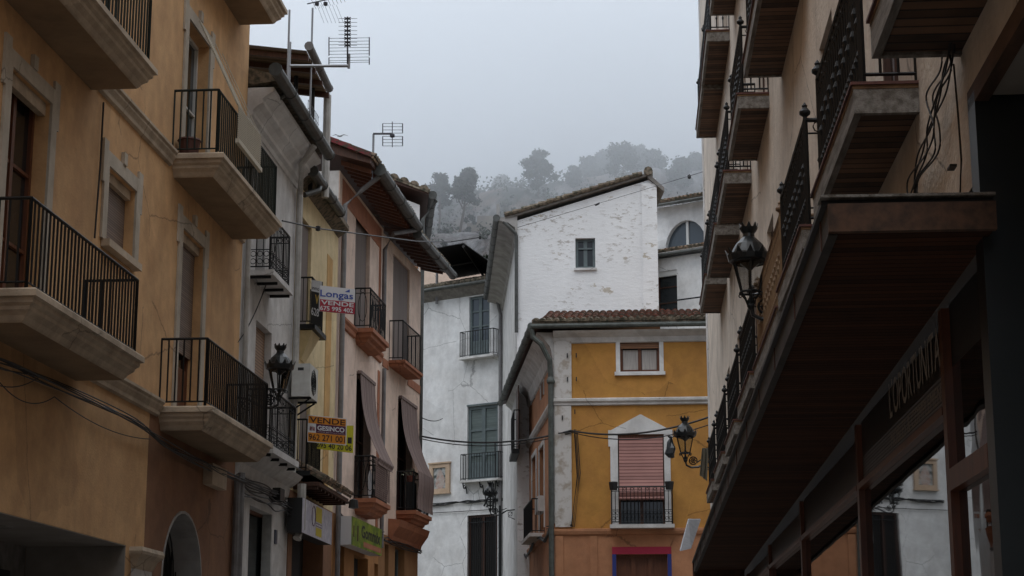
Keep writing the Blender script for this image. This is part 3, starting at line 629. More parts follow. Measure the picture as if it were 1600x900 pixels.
board('estate_agent_sign', ((489,665,701),(552.5,665,709)), (37.6,38.2), 0, 'lime yellow for sale sign mostly hidden behind the orange sign', cyel, [
    ('lettering', cblack, lambda b,P,n: put_text(b,'695 40 20 06',P,.1,.96,.06,.27,n,.015,.006)),
    ('emblem', cblack, lambda b,P,n: patch(b,P,.86,.96,.33,.56,n,sm))])
board('estate_agent_sign', ((480.5,648,691.5),(542,654,697)), (36.6,37.2), 0, 'orange and purple for sale sign on the lower yellow balcony', cwhite, [
    ('upper_panel', corange, lambda b,P,n: patch(b,P,.025,.975,.70,.97,n,sm)), ('middle_panel', cpurple, lambda b,P,n: patch(b,P,.22,.975,.36,.695,n,sm)), ('lower_panel', corange, lambda b,P,n: patch(b,P,.025,.975,.03,.355,n,sm)),
    ('emblem', cred, lambda b,P,n: b.quad(P(.06,.42),P(.12,.42),P(.12,.55),P(.09,.62),P(.06,.55)).quad(P(.13,.42),P(.19,.42),P(.19,.55),P(.13,.6))),
    ('lettering', cdark, lambda b,P,n: put_text(b,'VENDE',P,.05,.95,.73,.94,n,.015,.007)),
    ('lettering', cwhite, lambda b,P,n: put_text(b,'GESINCO',P,.25,.94,.46,.64,n,.03,.007)),
    ('lettering', cwhite, lambda b,P,n: put_text(b,'www.gesinco.com',P,.25,.94,.385,.425,n,.0,.007)),
    ('lettering', cdark, lambda b,P,n: put_text(b,'962 271 001',P,.04,.96,.08,.31,n,.015,.007))])
def wallboard(name, w, ua, ub, z0, z1, n0, n1, label, base, body, parts):
    t = thing(name, w.w((ua+ub)/2, z0, n0), label, 'shop sign')
    MB().wb(w, ua, ub, z0, z1, n0, n1).build('box', body, t)
    P = lambda fx, fy: w.w(ua+(ub-ua)*fx, z0+(z1-z0)*fy, n1+.003)
    patch(MB(), P, .0, 1, 0, 1, w.n, .004).build('face', base, t)
    for (pn, m, fn) in parts:
        b = MB(); fn(b, lambda a, c: P(a,c)+w.n*.0045, w.n); b.build(pn, m, t)
    return t
s0, s1 = WY.u(472,800,.35), WY.u(518,820,.35)
wallboard('shop_sign', WY, s0, s1, WY.z(472,832,.35), WY.z(472,777,.35), .05, .35, 'pale lilac shop sign with a mustard column under the tiled canopy', palewhite, black, [
    ('printed_column', mustard, lambda b,P,n: patch(b,P,.44,.64,.5,.95,n,.002).hexa([P(.44,.08),P(.64,.08),P(.64,.33),P(.44,.33)]+[p+n*.002 for p in (P(.44,.08),P(.64,.08),P(.64,.33),P(.44,.33))])),
    ('printed_lines', cpurple, lambda b,P,n: patch(b,P,.44,.64,.44,.46,n,.002) and patch(b,P,.44,.64,.36,.38,n,.002) and b.ring(P(.36,.62)+n*.004, WY.d, Vector((0,0,1)), .2, .008, 14)),
    ('printed_panel', mat('sign_grey_violet', (.33,.32,.42), .5, col2=(.5,.5,.56), scale=7), lambda b,P,n: patch(b,P,.14,.32,.4,.8,n,.002))])

# ------------------------------------------------------------ first pink house
h4 = thing('town_house', tuple(WP.w(uP/2,0)), 'pink town house with terracotta trim and dark wooden eaves', 'house')
g0, g1 = WP.px(588,257,.8), WP.px(648,362,.8); zg = (g0[1]+g1[1])/2
p1z = WP.z(580,512,.42); p1a, p1b = WP.u(580,512,.42), WP.u(605,541,.42)
p2z = WP.z(584,778,.5); p2a, p2b = WP.u(584,778,.5), WP.u(607,796,.5)
e1 = (WP.u(554,450), WP.u(577,450), p1z, WP.z(555,322)); e2_ = (WP.u(555,700), WP.u(579,700), p2z, WP.z(555,577))
zo = p2z-.55
gs = [(WP.u(526,850)+.3, WP.u(534,850)+.3, 0, WP.z(530,835)), (WP.u(553,880), WP.u(575,880), 0, WP.z(553,866)), (WP.u(585,880), WP.u(592,880), 0, WP.z(585,880))]
facade(WP, .0, uP, zo, zg-.1, [e1, e2_]).build('wall', pinkp, h4)
facade(WP, .0, uP, 0, zo-.002, gs).build('wall', mat('orange_shop_plaster', (.42,.20,.07), .9, col2=(.34,.155,.055), scale=1.6, bump=.25, streak=.4), h4, 'orange painted ground floor wall')
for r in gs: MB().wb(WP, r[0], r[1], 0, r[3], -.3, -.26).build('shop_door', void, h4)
# party wall seen above the lower neighbour, roof, eaves
MB().hexa([WP.w(-.01,zg-3.2,-2), WP.w(-.004,zg-3.2,-2), WP.w(-.004,zg-3.2,-.02), WP.w(-.01,zg-3.2,-.02), WP.w(-.01,zg-.1,-2), WP.w(-.004,zg-.1,-2), WP.w(-.004,zg-.1,-.02), WP.w(-.01,zg-.1,-.02)]).build('party_wall', whiteg, h4)
sl_ = .42
prof = [(.78,zg-.02), (.80,zg+.1), (-6,zg+.1+6.8*sl_), (-6,zg+6.8*sl_-.1), (.0,zg+.8*sl_-.12)]
MB().extr(WP, prof, -.25, uP).build('roof', wood, h4)
b = MB(); tiles(b, WP.w(-.25,zg+.14,.86), WP.w(uP,zg+.14,.86), (WP.w(0,sl_,-1)-WP.w(0,0,0)).normalized()*.33, 28, 4, r=.1); b.build('roof_tiles', tile_mix, h4)
MB().extr(WP, [(.8,zg+.12), (.8,zg+.24), (-4,zg+.24+4.8*sl_), (-4,zg+.12+4.8*sl_)], -.34, -.1).build('verge_tiles', tile_crim, h4)
b = MB()
for k in range(15): uu = .1+k*(uP-.3)/14; b.loft([[WP.w(a,z,n) for a, z, n in ((uu,zg+.8*sl_-.14,0), (uu+.08,zg+.8*sl_-.14,0), (uu+.08,zg-.06,.72), (uu,zg-.06,.72))], [WP.w(a,z,n) for a, z, n in ((uu,zg+.8*sl_-.26,0), (uu+.08,zg+.8*sl_-.26,0), (uu+.08,zg-.16,.72), (uu,zg-.16,.72))]])
b.build('rafters', redwood, h4)
gutter(h4, [WP.w(g0[0],zg,.88), WP.w(g1[0],zg,.88)], .14)
MB().tube([WP.w(g0[0]+.15,zg-.12,.85), WP.w(g0[0]+.1,zg-.45,.45), WP.w(.18,zg-.9,.1), WP.w(.18,zo,.1), WP.w(.18,0,.1)], .06, 8).build('drainpipe', pipem, h4)
MB().tube([WP.w(g1[0]-.1,zg-.12,.85), WP.w(uP-.7,zg-.42,.4), WP.w(uP-.3,zg-.75,.1), WP.w(uP-.3,p1z+.6,.1)], .06, 8).tube([WP.w(uP-.12,p1z-.4,.1), WP.w(uP-.12,zo-.4,.1)], .055, 8).build('drainpipe', pipem, h4)
b = MB().wb(WP, .32, .5, zo, zg-.2, .002, .012).wb(WP, uP-.55, uP-.32, p1z+.02, zg-.2, .002, .014).wb(WP, uP-.5, uP-.22, zo, p1z-.5, .002, .014).wb(WP, .5, uP-.55, zg-.75, zg-.2, .002, .013)
b.build('painted_bands', terra, h4)
for (a, c) in ((.5, p1a-.05), (p1b+.05, uP-.2)):
    z = p1z-.03; MB().extr(WP, [(.003,z), (.1,z), (.1,z-.06), (.06,z-.12), (.05,z-.22), (.003,z-.25)], a, c).build('string_course', terra, h4)
window(h4, WP, *e1, frame=wood, name='balcony_door', blind=blindgrey, inset=.2); window(h4, WP, *e2_, frame=wood, name='balcony_door', inset=.25)
ST2 = [(0.0,0), (0,.1), (.06,.12), (.07,.2), (.16,.24), (.18,.3), (.28,.36)]
o = slab_moulded(WP, p1a, p1b, p1z, .47, ST2).build('balcony', terra, h4); railing(WP, p1a, p1b, p1z, 1.0, .42, parent=o, style='oval', sp=.12)
o = slab_moulded(WP, p2a, p2b, p2z, .55, ST2).build('balcony', terra, h4); railing(WP, p2a, p2b, p2z, 1.02, .5, parent=o, style='oval', sp=.12)
def screen(w, ua, ub, z0, z1, n, sp=.05, t=.006):
    b = MB(); k = int((ub-ua)/sp); m = int((z1-z0)/sp)
    for i in range(k+1): b.wb(w, ua+i*sp, ua+i*sp+t, z0, z1, n, n+t)
    for j in range(m+1): b.wb(w, ua, ub, z0+j*sp, z0+j*sp+t, n+t, n+2*t)
    return b
solo(screen(WP, p2a+.03, p2b-.03, p2z+.05, p2z+1.0, .53), 'mesh_screen', mat('faded_pink_mesh', (.30,.22,.20), .8), 'faded mesh tied on the lower balcony railing of the pink house', 'screen')
def drape(w, ua, ub, zt, n0, zr, n1, zend, label):
    """striped cloth awning from the door head, out over the railing and down its outside"""
    b = MB(); pts = []; n = 16
    for k in range(n+1):
        t = k/n; pts.append((n0+(n1-n0)*t-.12*sin(pi*t), zt+(zr-zt)*t-.10*sin(pi*t)))
    for k in range(1, 7): pts.append((n1+.02*sin(k), zr+(zend-zr)*k/6))
    m = 18
    for i in range(len(pts)-1):
        for j in range(m):
            q4 = []
            for (ii, jj) in ((i,j),(i,j+1),(i+1,j+1),(i+1,j)):
                nn, z = pts[ii]; q4.append((ua+(ub-ua)*jj/m, z, nn+.012*sin(jj*1.9)))
            A = [w.w(*q_) for q_ in q4]; b.hexa([*A, *[p+w.n*.006 for p in A]])
    b.wb(w, ua-.02, ub+.02, zt-.03, zt+.05, n0-.08, n0+.03)
    return solo(b, 'cloth_awning', curtpink, label, 'awning')
drape(WP, e2_[0]+.15, e2_[1]+.1, e2_[3]-.02, .06, p2z+1.04, .56, p2z+.85, 'striped cloth awning of the pink house, stretched out to its lower balcony rail')
# leaning white board and pot on the lower balcony
b = MB(); c = WP.w(p2a+.45, p2z+.36, .3)
b.loft([[c+WP.d*(.22*cos(k*pi/8)+.1*sin(k*pi/8)*.4)+Vector((0,0,.36*sin(k*pi/8)))+WP.n*o_ for k in range(16)] for o_ in (0,.02)])
solo(b, 'oval_board', cwhite, 'white oval board leaning inside the lower balcony of the pink house', 'board')
b = MB().lathe(WP.w(p2b-.6, p2z+.003, .3), [(0,0), (.13,0), (.18,.3), (.2,.3), (.2,.34), (.16,.34), (0,.3)], 12)
solo(b, 'planter', concrete, 'grey planter standing on the lower balcony of the pink house', 'planter')
s0, s1 = WP.u(549,830,.4), WP.u(596,850,.4)
wallboard('shop_sign', WP, s0, s1, WP.z(549,851,.4), WP.z(549,806,.4), .1, .4, 'lime green shop sign with dark lettering on the pink house', cgreen, cwhite, [
    ('lettering', cblack, lambda b,P,n: put_text(b,'Gommix',P,.3,.94,.38,.84,n,.03,.004)),
    ('lower_stripe', terra, lambda b,P,n: patch(b,P,.38,.98,.08,.27,n,.002)),
    ('figure_motif', cdark, lambda b,P,n: patch(b,P,.17,.21,.2,.75,n,.002) and patch(b,P,.05,.08,.3,.7,n,.002))])
solo(MB().tube([WP.w(s0+.1,WP.z(549,806,.4)+.3,.05), WP.w(s0+.1,WP.z(549,806,.4)+.32,.35)], .03, 6).lathe(WP.w(s0+.1,WP.z(549,806,.4)+.17,.42), [(0,.0), (.12,.02), (.1,.2), (0,.24)], 8), 'floodlight', black, 'small black floodlight over the lime green shop sign', 'floodlight')

# ------------------------------------------------------------ second pink house
h5 = thing('town_house', tuple(WQ.w(uQ/2,0)), 'peach town house at the far end of the left row with striped awning', 'house')
g0, g1 = WQ.px(648,366,.75), WQ.px(704,430,.75); zg5 = (g0[1]+g1[1])/2
q1z = WQ.z(631,562,.42); q1a, q1b = WQ.u(631,562,.42), WQ.u(659,588,.42)
q2z = WQ.z(647,797,.5); q2a, q2b = WQ.u(647,797,.5), WQ.u(672,811,.5)
f1 = (WQ.u(614,450), WQ.u(640,450), q1z, WQ.z(614,395)); f2 = (WQ.u(621,700), WQ.u(644,700), q2z, WQ.z(621,618))
zo5 = q2z-.75
f3 = [(WQ.u(601,880), WQ.u(607,880), 0, WQ.z(603,850)), (WQ.u(617,880), WQ.u(632,880), 0, WQ.z(620,855))]
facade(WQ, 0, uQ, zo5, zg5-.05, [f1, f2]).build('wall', peach, h5)
facade(WQ, 0, uQ, 0, zo5-.002, f3).build('wall', mat('brown_shop_plaster', (.33,.17,.07), .9, col2=(.26,.125,.05), scale=1.6, bump=.25), h5, 'brown orange ground floor wall')
for r in f3: window(h5, WQ, *r, frame=bluegrey, cols=1, rows=2, name='shop_door')
prof = [(.7,zg5-.02), (.72,zg5+.08), (-6,zg5+.08+6.7*.36), (-6,zg5+6.7*.36-.1), (0,zg5+.7*.36-.1)]
MB().extr(WQ, prof, .02, uQ+.3).build('roof', wood, h5)
b = MB(); tiles(b, WQ.w(.02,zg5+.12,.8), WQ.w(uQ+.3,zg5+.12,.8), (WQ.w(0,.36,-1)-WQ.w(0,0,0)).normalized()*.33, 24, 4, r=.1); b.build('roof_tiles', tile_old, h5)
gutter(h5, [WQ.w(g0[0],zg5,.82), WQ.w(g1[0],zg5,.82)], .12)
b = MB()
for k in range(11): uu = .1+k*(uQ-.2)/10; b.loft([[WQ.w(a,z,n) for a, z, n in ((uu,zg5+.14,0), (uu+.08,zg5+.14,0), (uu+.08,zg5-.05,.66), (uu,zg5-.05,.66))], [WQ.w(a,z,n) for a, z, n in ((uu,zg5+.03,0), (uu+.08,zg5+.03,0), (uu+.08,zg5-.13,.66), (uu,zg5-.13,.66))]])
b.build('rafters', wood, h5)
for (a, c) in ((.1, q1a-.05), (q1b+.05, uQ)): MB().wb(WQ, a, c, q1z-.28, q1z-.05, .002, .02).build('painted_band', terra, h5)
o = slab_moulded(WQ, q1a, q1b, q1z, .46, [(0,0), (0,.07), (.05,.1), (.06,.16)]).build('balcony', terra, h5); railing(WQ, q1a, q1b, q1z, 1.08, .42, parent=o, sp=.13)
o = slab_moulded(WQ, q2a, q2b, q2z, .55, ST2).build('balcony', terra, h5); railing(WQ, q2a, q2b, q2z, 1.05, .5, parent=o, sp=.11)
MB().extr(WQ, [(.003,q2z-.3), (.35,q2z-.33), (.3,q2z-.5), (.12,q2z-.75), (.1,q2z-.85), (.003,q2z-.9)], q2a-.9, uQ-.05).build('string_course', terra, h5)
window(h5, WQ, *f1, frame=wood, name='balcony_door', blind=blindgrey, inset=.16); window(h5, WQ, *f2, frame=wood, name='balcony_door', pane=void)
drape(WQ, f2[0]+.1, f2[1]+.25, f2[3]-.02, .06, q2z+1.08, .56, q2z+.06, 'striped cloth awning hanging right down over the peach house railing')
b = MB().lathe(WQ.w(q2a+.5,q2z+.8,.3), [(0,0), (.1,0), (.13,.16), (.12,.18), (0,.16)], 10); fp = thing('flower_pot', tuple(WQ.w(q2a+.5,q2z+.8,.3)), 'potted white flowers behind the lower peach balcony railing', 'plant')
b.build('pot', mat('red_clay_pot', (.2,.06,.04), .7), fp)
MB().wb(WQ, q2a+.3, q2a+.7, q2z, q2z+.798, .2, .4).build('stand', iron, fp)
b = MB(); c = WQ.w(q2a+.5,q2z+1.05,.3)
for k in range(60):
    p = c+Vector((R.gauss(0,.1),R.gauss(0,.1),R.gauss(0,.05))); s_ = .025; a = Vector((R.random()-.5,R.random()-.5,R.random()-.5)).normalized()*s_; d_ = a.cross(Vector((.3,.5,.8))).normalized()*s_
    b.quad(p-a, p+d_, p+a, p-d_)
b.build('flowers', mat('white_petals', (.5,.55,.42), .8), fp)
b = MB()
for (w_, z_, ua_, ub_) in ((WP, zo, .2, uP), (WQ, zo5-.1, 0, uQ-.1)):
    for k in range(4): b.tube([w_.w(ua_+(ub_-ua_)*i/8, z_-.02+R.uniform(-.04,.04)-.08*k*.4, .1+R.uniform(-.02,.05)) for i in range(9)], .016, 5)
solo(b, 'cable_bundle', black, 'cable bundle along the base of the pink and peach houses', 'cables')

# ------------------------------------------------------------ taller house where the street bends left
ar = -.16; c5 = at(655,400,54.5); WR = Wall(c5.x, c5.y, (sin(ar), cos(ar)), (cos(ar), -sin(ar)))
h6 = thing('corner_house', (c5.x, c5.y, 0), 'whitewashed gable end with broken tile verge rising behind the peach house', 'house')
v0, v1 = at(669,297,54.5), at(607,271,54.5); zr5 = v0.z-.35
WF5 = Wall(c5.x, c5.y, (1,0), (0,-1))
b = MB(); sp_ = (v1.z-v0.z)/(v1.x-v0.x); zl = zr5+sp_*(-6-0)
b.loft([[WF5.w(-6,0,0), WF5.w(0,0,0), WF5.w(0,zr5,0), WF5.w(-6,zl,0)], [WR.w(9,0,-6), WR.w(9,0,0), WR.w(9,zr5,0), WR.w(9,zl,-6)]]); b.build('wall', whitep, h6)
b = MB().loft([[WF5.w(-6,zl+.1,.25), WF5.w(v0.x-c5.x,v0.z-.1,.25), WF5.w(v0.x-c5.x,v0.z,.25), WF5.w(-6,zl+.3,.25)], [WR.w(9,zl+.1,-6), WR.w(9,v0.z-.1,v0.x-c5.x), WR.w(9,v0.z,v0.x-c5.x), WR.w(9,zl+.3,-6)]]); b.build('roof', wood, h6)
b = MB(); q0_ = WF5.w(v0.x-c5.x,v0.z,.3); dv = Vector((-1,0,-sp_)).normalized(); tiles(b, q0_, q0_+WR.d*9, dv*.33, 40, 1, r=.1)
for k in range(18): p = q0_+dv*(k*.33); tiles(b, p+dv*.33, p, Vector((0,.4,0)), 1, 2, r=.14)
b.build('roof_tiles', tile_old, h6)
gutter(h6, [WR.w(-.2,v0.z-.08,v0.x-c5.x+.08), WR.w(8,v0.z-.08,v0.x-c5.x+.08)], .12)
MB().tube([WR.w(0,v0.z-.2,.5), WR.w(0,v0.z-.8,.1), WR.w(.1,6,.1)], .06, 8).build('drainpipe', gutm, h6)
MB().wb(WF5, -.55, -.02, zr5-2, zr5-.55, .002, .012).build('worn_render_patch', umber, h6)

# ------------------------------------------------------------ roof terrace with reed shade
t0 = thing('pergola', (-8.4, 38, WY.z(500,300)), 'reed covered roof shade on posts above the white house', 'shade')
A, B_ = at(479,72,36.4), at(510,160,38.9); zz = (A.z+B_.z)/2; ya, yb = A.y, B_.y
b = MB().loft([[Vector((-12,ya,zz+.7)), Vector((A.x,ya,zz)), Vector((A.x,ya,zz+.06)), Vector((-12,ya,zz+.76))], [Vector((-12,yb,zz+.7)), Vector((B_.x,yb,zz)), Vector((B_.x,yb,zz+.06)), Vector((-12,yb,zz+.76))]]); b.build('reed_roof', reed, t0)
b = MB()
for k in range(4): y_ = ya+(yb-ya)*(k+.1)/3.4; b.hexa([(-12,y_,zz+.57),(-6.95,y_,zz-.12),(-6.95,y_+.09,zz-.12),(-12,y_+.09,zz+.57),(-12,y_,zz+.68),(-6.95,y_,zz-.01),(-6.95,y_+.09,zz-.01),(-12,y_+.09,zz+.68)])
b.build('beam', wood, t0)
gutter(t0, [A+Vector((.05,0,0)), Vector((B_.x+.05,yb,A.z))], .085, 'edge_pole', pipem)
pb = at(500,222,38.9)
MB().tube([Vector((B_.x+.02,yb,zz)), Vector((B_.x+.02,yb,zz-2.3))], .085, 8).build('post', pipew, t0)
MB().tube([Vector((-7.25,yb-.5,zz)), Vector((-7.25,yb-.5,zz-2.4))], .05, 6).tube([Vector((-7.45,yb-1.3,zz)), Vector((-7.45,yb-1.3,zz-2.4))], .05, 6).build('post', iron, t0)
b = MB()
for k in range(9): b.bar((-7.2,yb-1.2+k*.14,zz-.5), (-7.2,yb-1.2+k*.14,zz-1.9), .006)
for k in range(9): b.bar((-7.2,yb-1.2,zz-.5-k*.17), (-7.2,yb,zz-.5-k*.17), .006)
b.build('wire_mesh', pipem, t0)
MB().box((-11.5,31.9,zz-3.6), (-7.6,35.5,zz-1.5)).build('terrace_wall', whiteg, t0)

# ------------------------------------------------------------ aerials
al = mat('aluminium', (.30,.31,.33), .4, .8); dark_al = mat('dark_metal', (.05,.05,.06), .5, .4)
def aerial(name, label, base, top, arm=None, r=.022):
    t = thing(name, tuple(base), label, 'aerial'); MB().tube([base, top], r, 6).build('mast', al, t); return t
p = at(449,135,35); aerial('mast', 'bare thin mast behind the gutter of the narrow white house', Vector((p.x,p.y,p.z-.6)), Vector((p.x,p.y,at(449,5,35).z)))
p = at(486,110,37); t = aerial('television_aerial', 'tall mast whose aerial is cut by the top of the picture', Vector((p.x,p.y,p.z-1.2)), Vector((p.x,p.y,at(486,4,37).z)))
c = at(486,6,37); b = MB(); b.bar(c-RT*.08, c+RT*.7+Vector((0,0,.18)), .014)
for k in range(9): q = c+RT*(.05+.075*k)+Vector((0,0,.02*k)); b.bar(q-Vector((0,.3,0)), q+Vector((0,.3,0)), .004)
for k in range(6): b.bar(c+RT*(.12+.08*k)+Vector((0,0,-.02)), c+RT*(.28+.08*k)+Vector((0,0,-.42)), .003)
for k in (.12,.3): b.lathe(c+RT*k, [(0,-.05),(.045,-.03),(.045,.03),(0,.05)], 8)
b.build('yagi_array', dark_al, t)
S = 35.5/FPX
p = at(452,103,35.5); t = aerial('television_aerial', 'large grid aerial on a long horizontal arm, silhouetted against the sky', Vector((p.x,p.y,p.z-1.4)), Vector((p.x,p.y,p.z+.5)), r=.03)
e_ = at(545,103,35.5); b = MB().tube([p, e_], .03, 6).tube([e_-Vector((0,0,.05)), e_+Vector((0,0,.25))], .03, 6); b.build('arm', al, t)
U = Vector((0,0,1)); b = MB(); c = at(542,66,35.5)
for k in range(7): z = (28+k*6.3)
for k, y in enumerate([29,35,41,48,54,60,66,71]):
    q = at(543,y,35.5); b.bar(q-RT*(14*S), q+RT*(15*S), .0045)
    for s_ in (-1,1): b.bar(q-RT*(5*S*s_)-U*(2*S), q+RT*(5*S*s_)+U*(2*S), .012)
b.bar(at(543,26,35.5), at(543,100,35.5), .016); b.build('director_array', dark_al, t)
b = MB()
for y in [60,65,70,75,80,85,90,95,98]:
    b.bar(at(514,y,35.5), at(577,y-1,35.5), .005)
for x in (514,577): b.bar(at(x,58,35.5), at(x,87,35.5), .011); b.bar(at(x,90,35.5), at(x,101,35.5), .011)
b.build('reflector_grid', dark_al, t)
p = at(583,240,43); t = aerial('television_aerial', 'small double grid aerial above the dark eaves of the pink house', Vector((p.x,p.y,p.z-.7)), Vector((p.x,p.y,at(583,208,43).z)), r=.03)
b = MB(); b.tube([at(583,209,43), at(612,209,43)], .025, 6)
for (y0, y1) in ((193,208), (213,228)):
    for k in range(4): y = y0+(y1-y0)*k/3; b.bar(at(598,y,43), at(629,y,43), .006)
    for x in (598,629): b.bar(at(x,y0,43), at(x,y1,43), .012)
b.bar(at(613,190,43), at(613,230,43), .01); b.lathe(at(613,212,43), [(0,-.06),(.06,-.03),(.06,.03),(0,.06)], 8)
b.build('reflector_grid', dark_al, t)
b = MB(); c = at(531,213,110)
b.tube([c-RT*.16, c, c+RT*.16], [.01,.05,.01], 6)
for s_ in (-1,1): b.hexa([c+Vector((0,-.05,0)), c+RT*.25*s_+Vector((0,-.05,.10)), c+RT*.25*s_+Vector((0,.05,.10)), c+Vector((0,.08,0)), c+Vector((0,-.05,.02)), c+RT*.25*s_+Vector((0,-.05,.12)), c+RT*.25*s_+Vector((0,.05,.12)), c+Vector((0,.08,.02))]); b.hexa([c+RT*.25*s_+Vector((0,-.05,.10)), c+RT*.5*s_+Vector((0,.05,.04)), c+RT*.5*s_+Vector((0,.07,.04)), c+RT*.25*s_+Vector((0,.05,.10)), c+RT*.25*s_+Vector((0,-.05,.12)), c+RT*.5*s_+Vector((0,.05,.05)), c+RT*.5*s_+Vector((0,.07,.05)), c+RT*.25*s_+Vector((0,.05,.12))])
solo(b, 'gull', mat('gull_grey', (.3,.3,.3), .8), 'small gull gliding above the pink roof against pale sky', 'bird')
# ------------------------------------------------------------ orange corner house
c0 = at(867, 700, 49.6); WO = Wall(c0.x, c0.y, (1,0), (0,-1)); WS = Wall(c0.x, c0.y, (-.152,1), (-1,-.152))
h7 = thing('corner_house', (c0.x, c0.y, 0), 'orange corner house with white quoins and red tiled eaves facing down the street', 'house')
ze = WO.z(960,508,.35); zw = ze-.12; UR = 7.0
zb = WO.z(960,829); zm = WO.z(960,628)
oa = (WO.u(969,555), WO.u(1030,555), WO.z(1000,581), WO.z(1000,532)); ob = (WO.u(966,740), WO.u(1038,740), zb+.12, WO.z(1000,679)); oc = (WO.u(963,880), WO.u(1043,880), 0, WO.z(1000,866))
facade(WO, 0, UR, zb, zw, [oa, ob], back=9).build('wall', orangep, h7)
facade(WO, 0, UR, 0, zb-.002, [oc], back=9).build('wall', salmonp, h7, 'salmon painted ground floor wall')
us_ = WS.u(812, 700)
so_ = [hrect(WS,846,850,600,(850,573),(850,617)), hrect(WS,831,836,605,(833,592),(833,628)), hrect(WS,820,823,640,(821,612),(821,640))]
s2 = [hrect(WS,843.5,851,760,(850,694),(850,825)), hrect(WS,832,838.5,770,(836,712),(836,800)), hrect(WS,818,824,790,(821,738),(821,840))]
zbs = WS.z(852,838)
facade(WS, .004, us_, zbs, zw, [*so_, *s2], back=2.5, depth=.3).build('wall', salmonp, h7)
so3 = [(WS.u(845,880), WS.u(853,880), 0, zbs-.9), (WS.u(822,880), WS.u(832,880), 0, zbs-1.0)]
facade(WS, .004, us_, 0, zbs-.002, so3, back=2.5).build('wall', salmonp, h7)
for r in so_+s2: window(h7, WS, *r, frame=wood, inset=.18, cols=1); trim(h7, WS, r, wd=.14, ears=False, key=False, mtl=whiteg)
for r in so3: window(h7, WS, *r, frame=iron, cols=1)
MB().tube([WO.w(-.1,.0,.12), WO.w(-.1,ze-1.4,.12), WO.w(-.12,ze-.95,.2), WO.w(-.35,ze-.5,.3), WO.w(-.58,ze-.3,.32), WO.w(-.62,ze-.05,.34)], .075, 8).lathe(WO.w(-.1,ze-1.6,.12), [(.08,0),(.12,.05),(.12,.1),(.08,.2)], 10).build('drainpipe', copper, h7)
b = MB().wb(WO, 0, WO.u(893,700), zb+.1, zm-.1, .002, .06).wb(WO, 0, WO.u(893,580), zm+.12, zw-.02, .002, .06); b.wb(WS, .004, .55, zbs+.1, zw-.5, .002, .05); b.build('quoin', mat('weathered_white_quoin', (.60,.58,.56), .9, col2=(.40,.35,.30), scale=3.2, contrast=(.5,.62), bump=.3), h7)
b = MB().extr(WO, [(.003,zw-.32), (.05,zw-.3), (.08,zw-.16), (.24,zw-.06), (.30,zw), (.003,zw)], -.02, UR); b.extr(WS, [(.003,zw-.75), (.05,zw-.72), (.12,zw-.4), (.35,zw-.12), (.5,zw), (.003,zw)], -.02, us_); b.build('cornice', whiteg, h7)
b = MB().extr(WO, [(.003,zm-.10), (.07,zm-.08), (.07,zm-.03), (.12,zm+.02), (.12,zm+.08), (.06,zm+.11), (.003,zm+.12)], -.1, UR); zms = zm; b.extr(WS, [(.003,zms-.10), (.07,zms-.08), (.12,zms+.02), (.12,zms+.08), (.003,zms+.12)], .0, us_); b.build('string_course', whiteg, h7)
b = MB().extr(WO, [(.003,zb-.12), (.06,zb-.1), (.09,zb-.02), (.09,zb+.04), (.003,zb+.06)], -.05, UR); b.extr(WS, [(.003,zbs-.12), (.06,zbs-.1), (.09,zbs-.02), (.09,zbs+.04), (.003,zbs+.06)], .0, us_); b.build('string_course', salmonp, h7)
MB().wb(WO, .0, .22, 0, zb-.14, .002, .05).wb(WO, .95, 1.15, 0, zb-.14, .002, .03).build('pilaster', salmonp, h7)
gutter(h7, [WO.w(-.62,ze,.38), WO.w(UR,ze,.38)], .075, mtl=copper); gutter(h7, [WO.w(-.62,ze,.38), WS.w(us_+.3,ze,.66)], .1, mtl=copper)
b = MB().hexa([WO.w(-.55,ze-.06,.3), WO.w(UR,ze-.06,.3), WO.w(UR,ze+1.05,-4), WO.w(3,ze+1.05,-4), WO.w(-.55,ze+.04,.3), WO.w(UR,ze+.04,.3), WO.w(UR,ze+1.15,-4), WO.w(3,ze+1.15,-4)])
b.hexa([WO.w(-.55,ze-.05,.3), WO.w(2.99,ze+1.05,-4), WS.w(us_+.3,ze+1.05,-5), WS.w(us_+.3,ze-.05,.6), WO.w(-.55,ze+.05,.3), WO.w(2.99,ze+1.15,-4), WS.w(us_+.3,ze+1.15,-5), WS.w(us_+.3,ze+.05,.6)]); b.build('roof', wood, h7)
b = MB(); s_ = (WO.w(0,.27,-1)-WO.w(0,0,0)).normalized()*.33
tiles(b, WO.w(-.6,ze+.1,.42), WO.w(UR,ze+.1,.42), s_, 40, 2, r=.1); b.build('eave_tiles', tile_old, h7)
b = MB(); tiles(b, WO.w(-.35,ze+.12,.42)+s_*2, WO.w(UR,ze+.12,.42)+s_*2, s_, 38, 9, r=.1); b.build('roof_tiles', tile_red, h7)
f = window(h7, WO, *oa, frame=redwood, cols=2, rows=1, fw=.07, inset=.16)
MB().wb(WO, oa[0]+.08, (oa[0]+oa[1])/2-.05, oa[2]+.08, oa[3]-.25, -.155, -.12).wb(WO, (oa[0]+oa[1])/2+.06, oa[1]-.08, oa[2]+.08, oa[3]-.25, -.152, -.12).build('curtain', lacegl, f)
MB().wb(WO, oa[0]+.01, oa[1]-.01, oa[3]-.22, oa[3]-.01, -.1, -.03).build('blind', stripes('rolled_tan_blind', (.12,.06,.03),(.3,.15,.08),2,20), f)
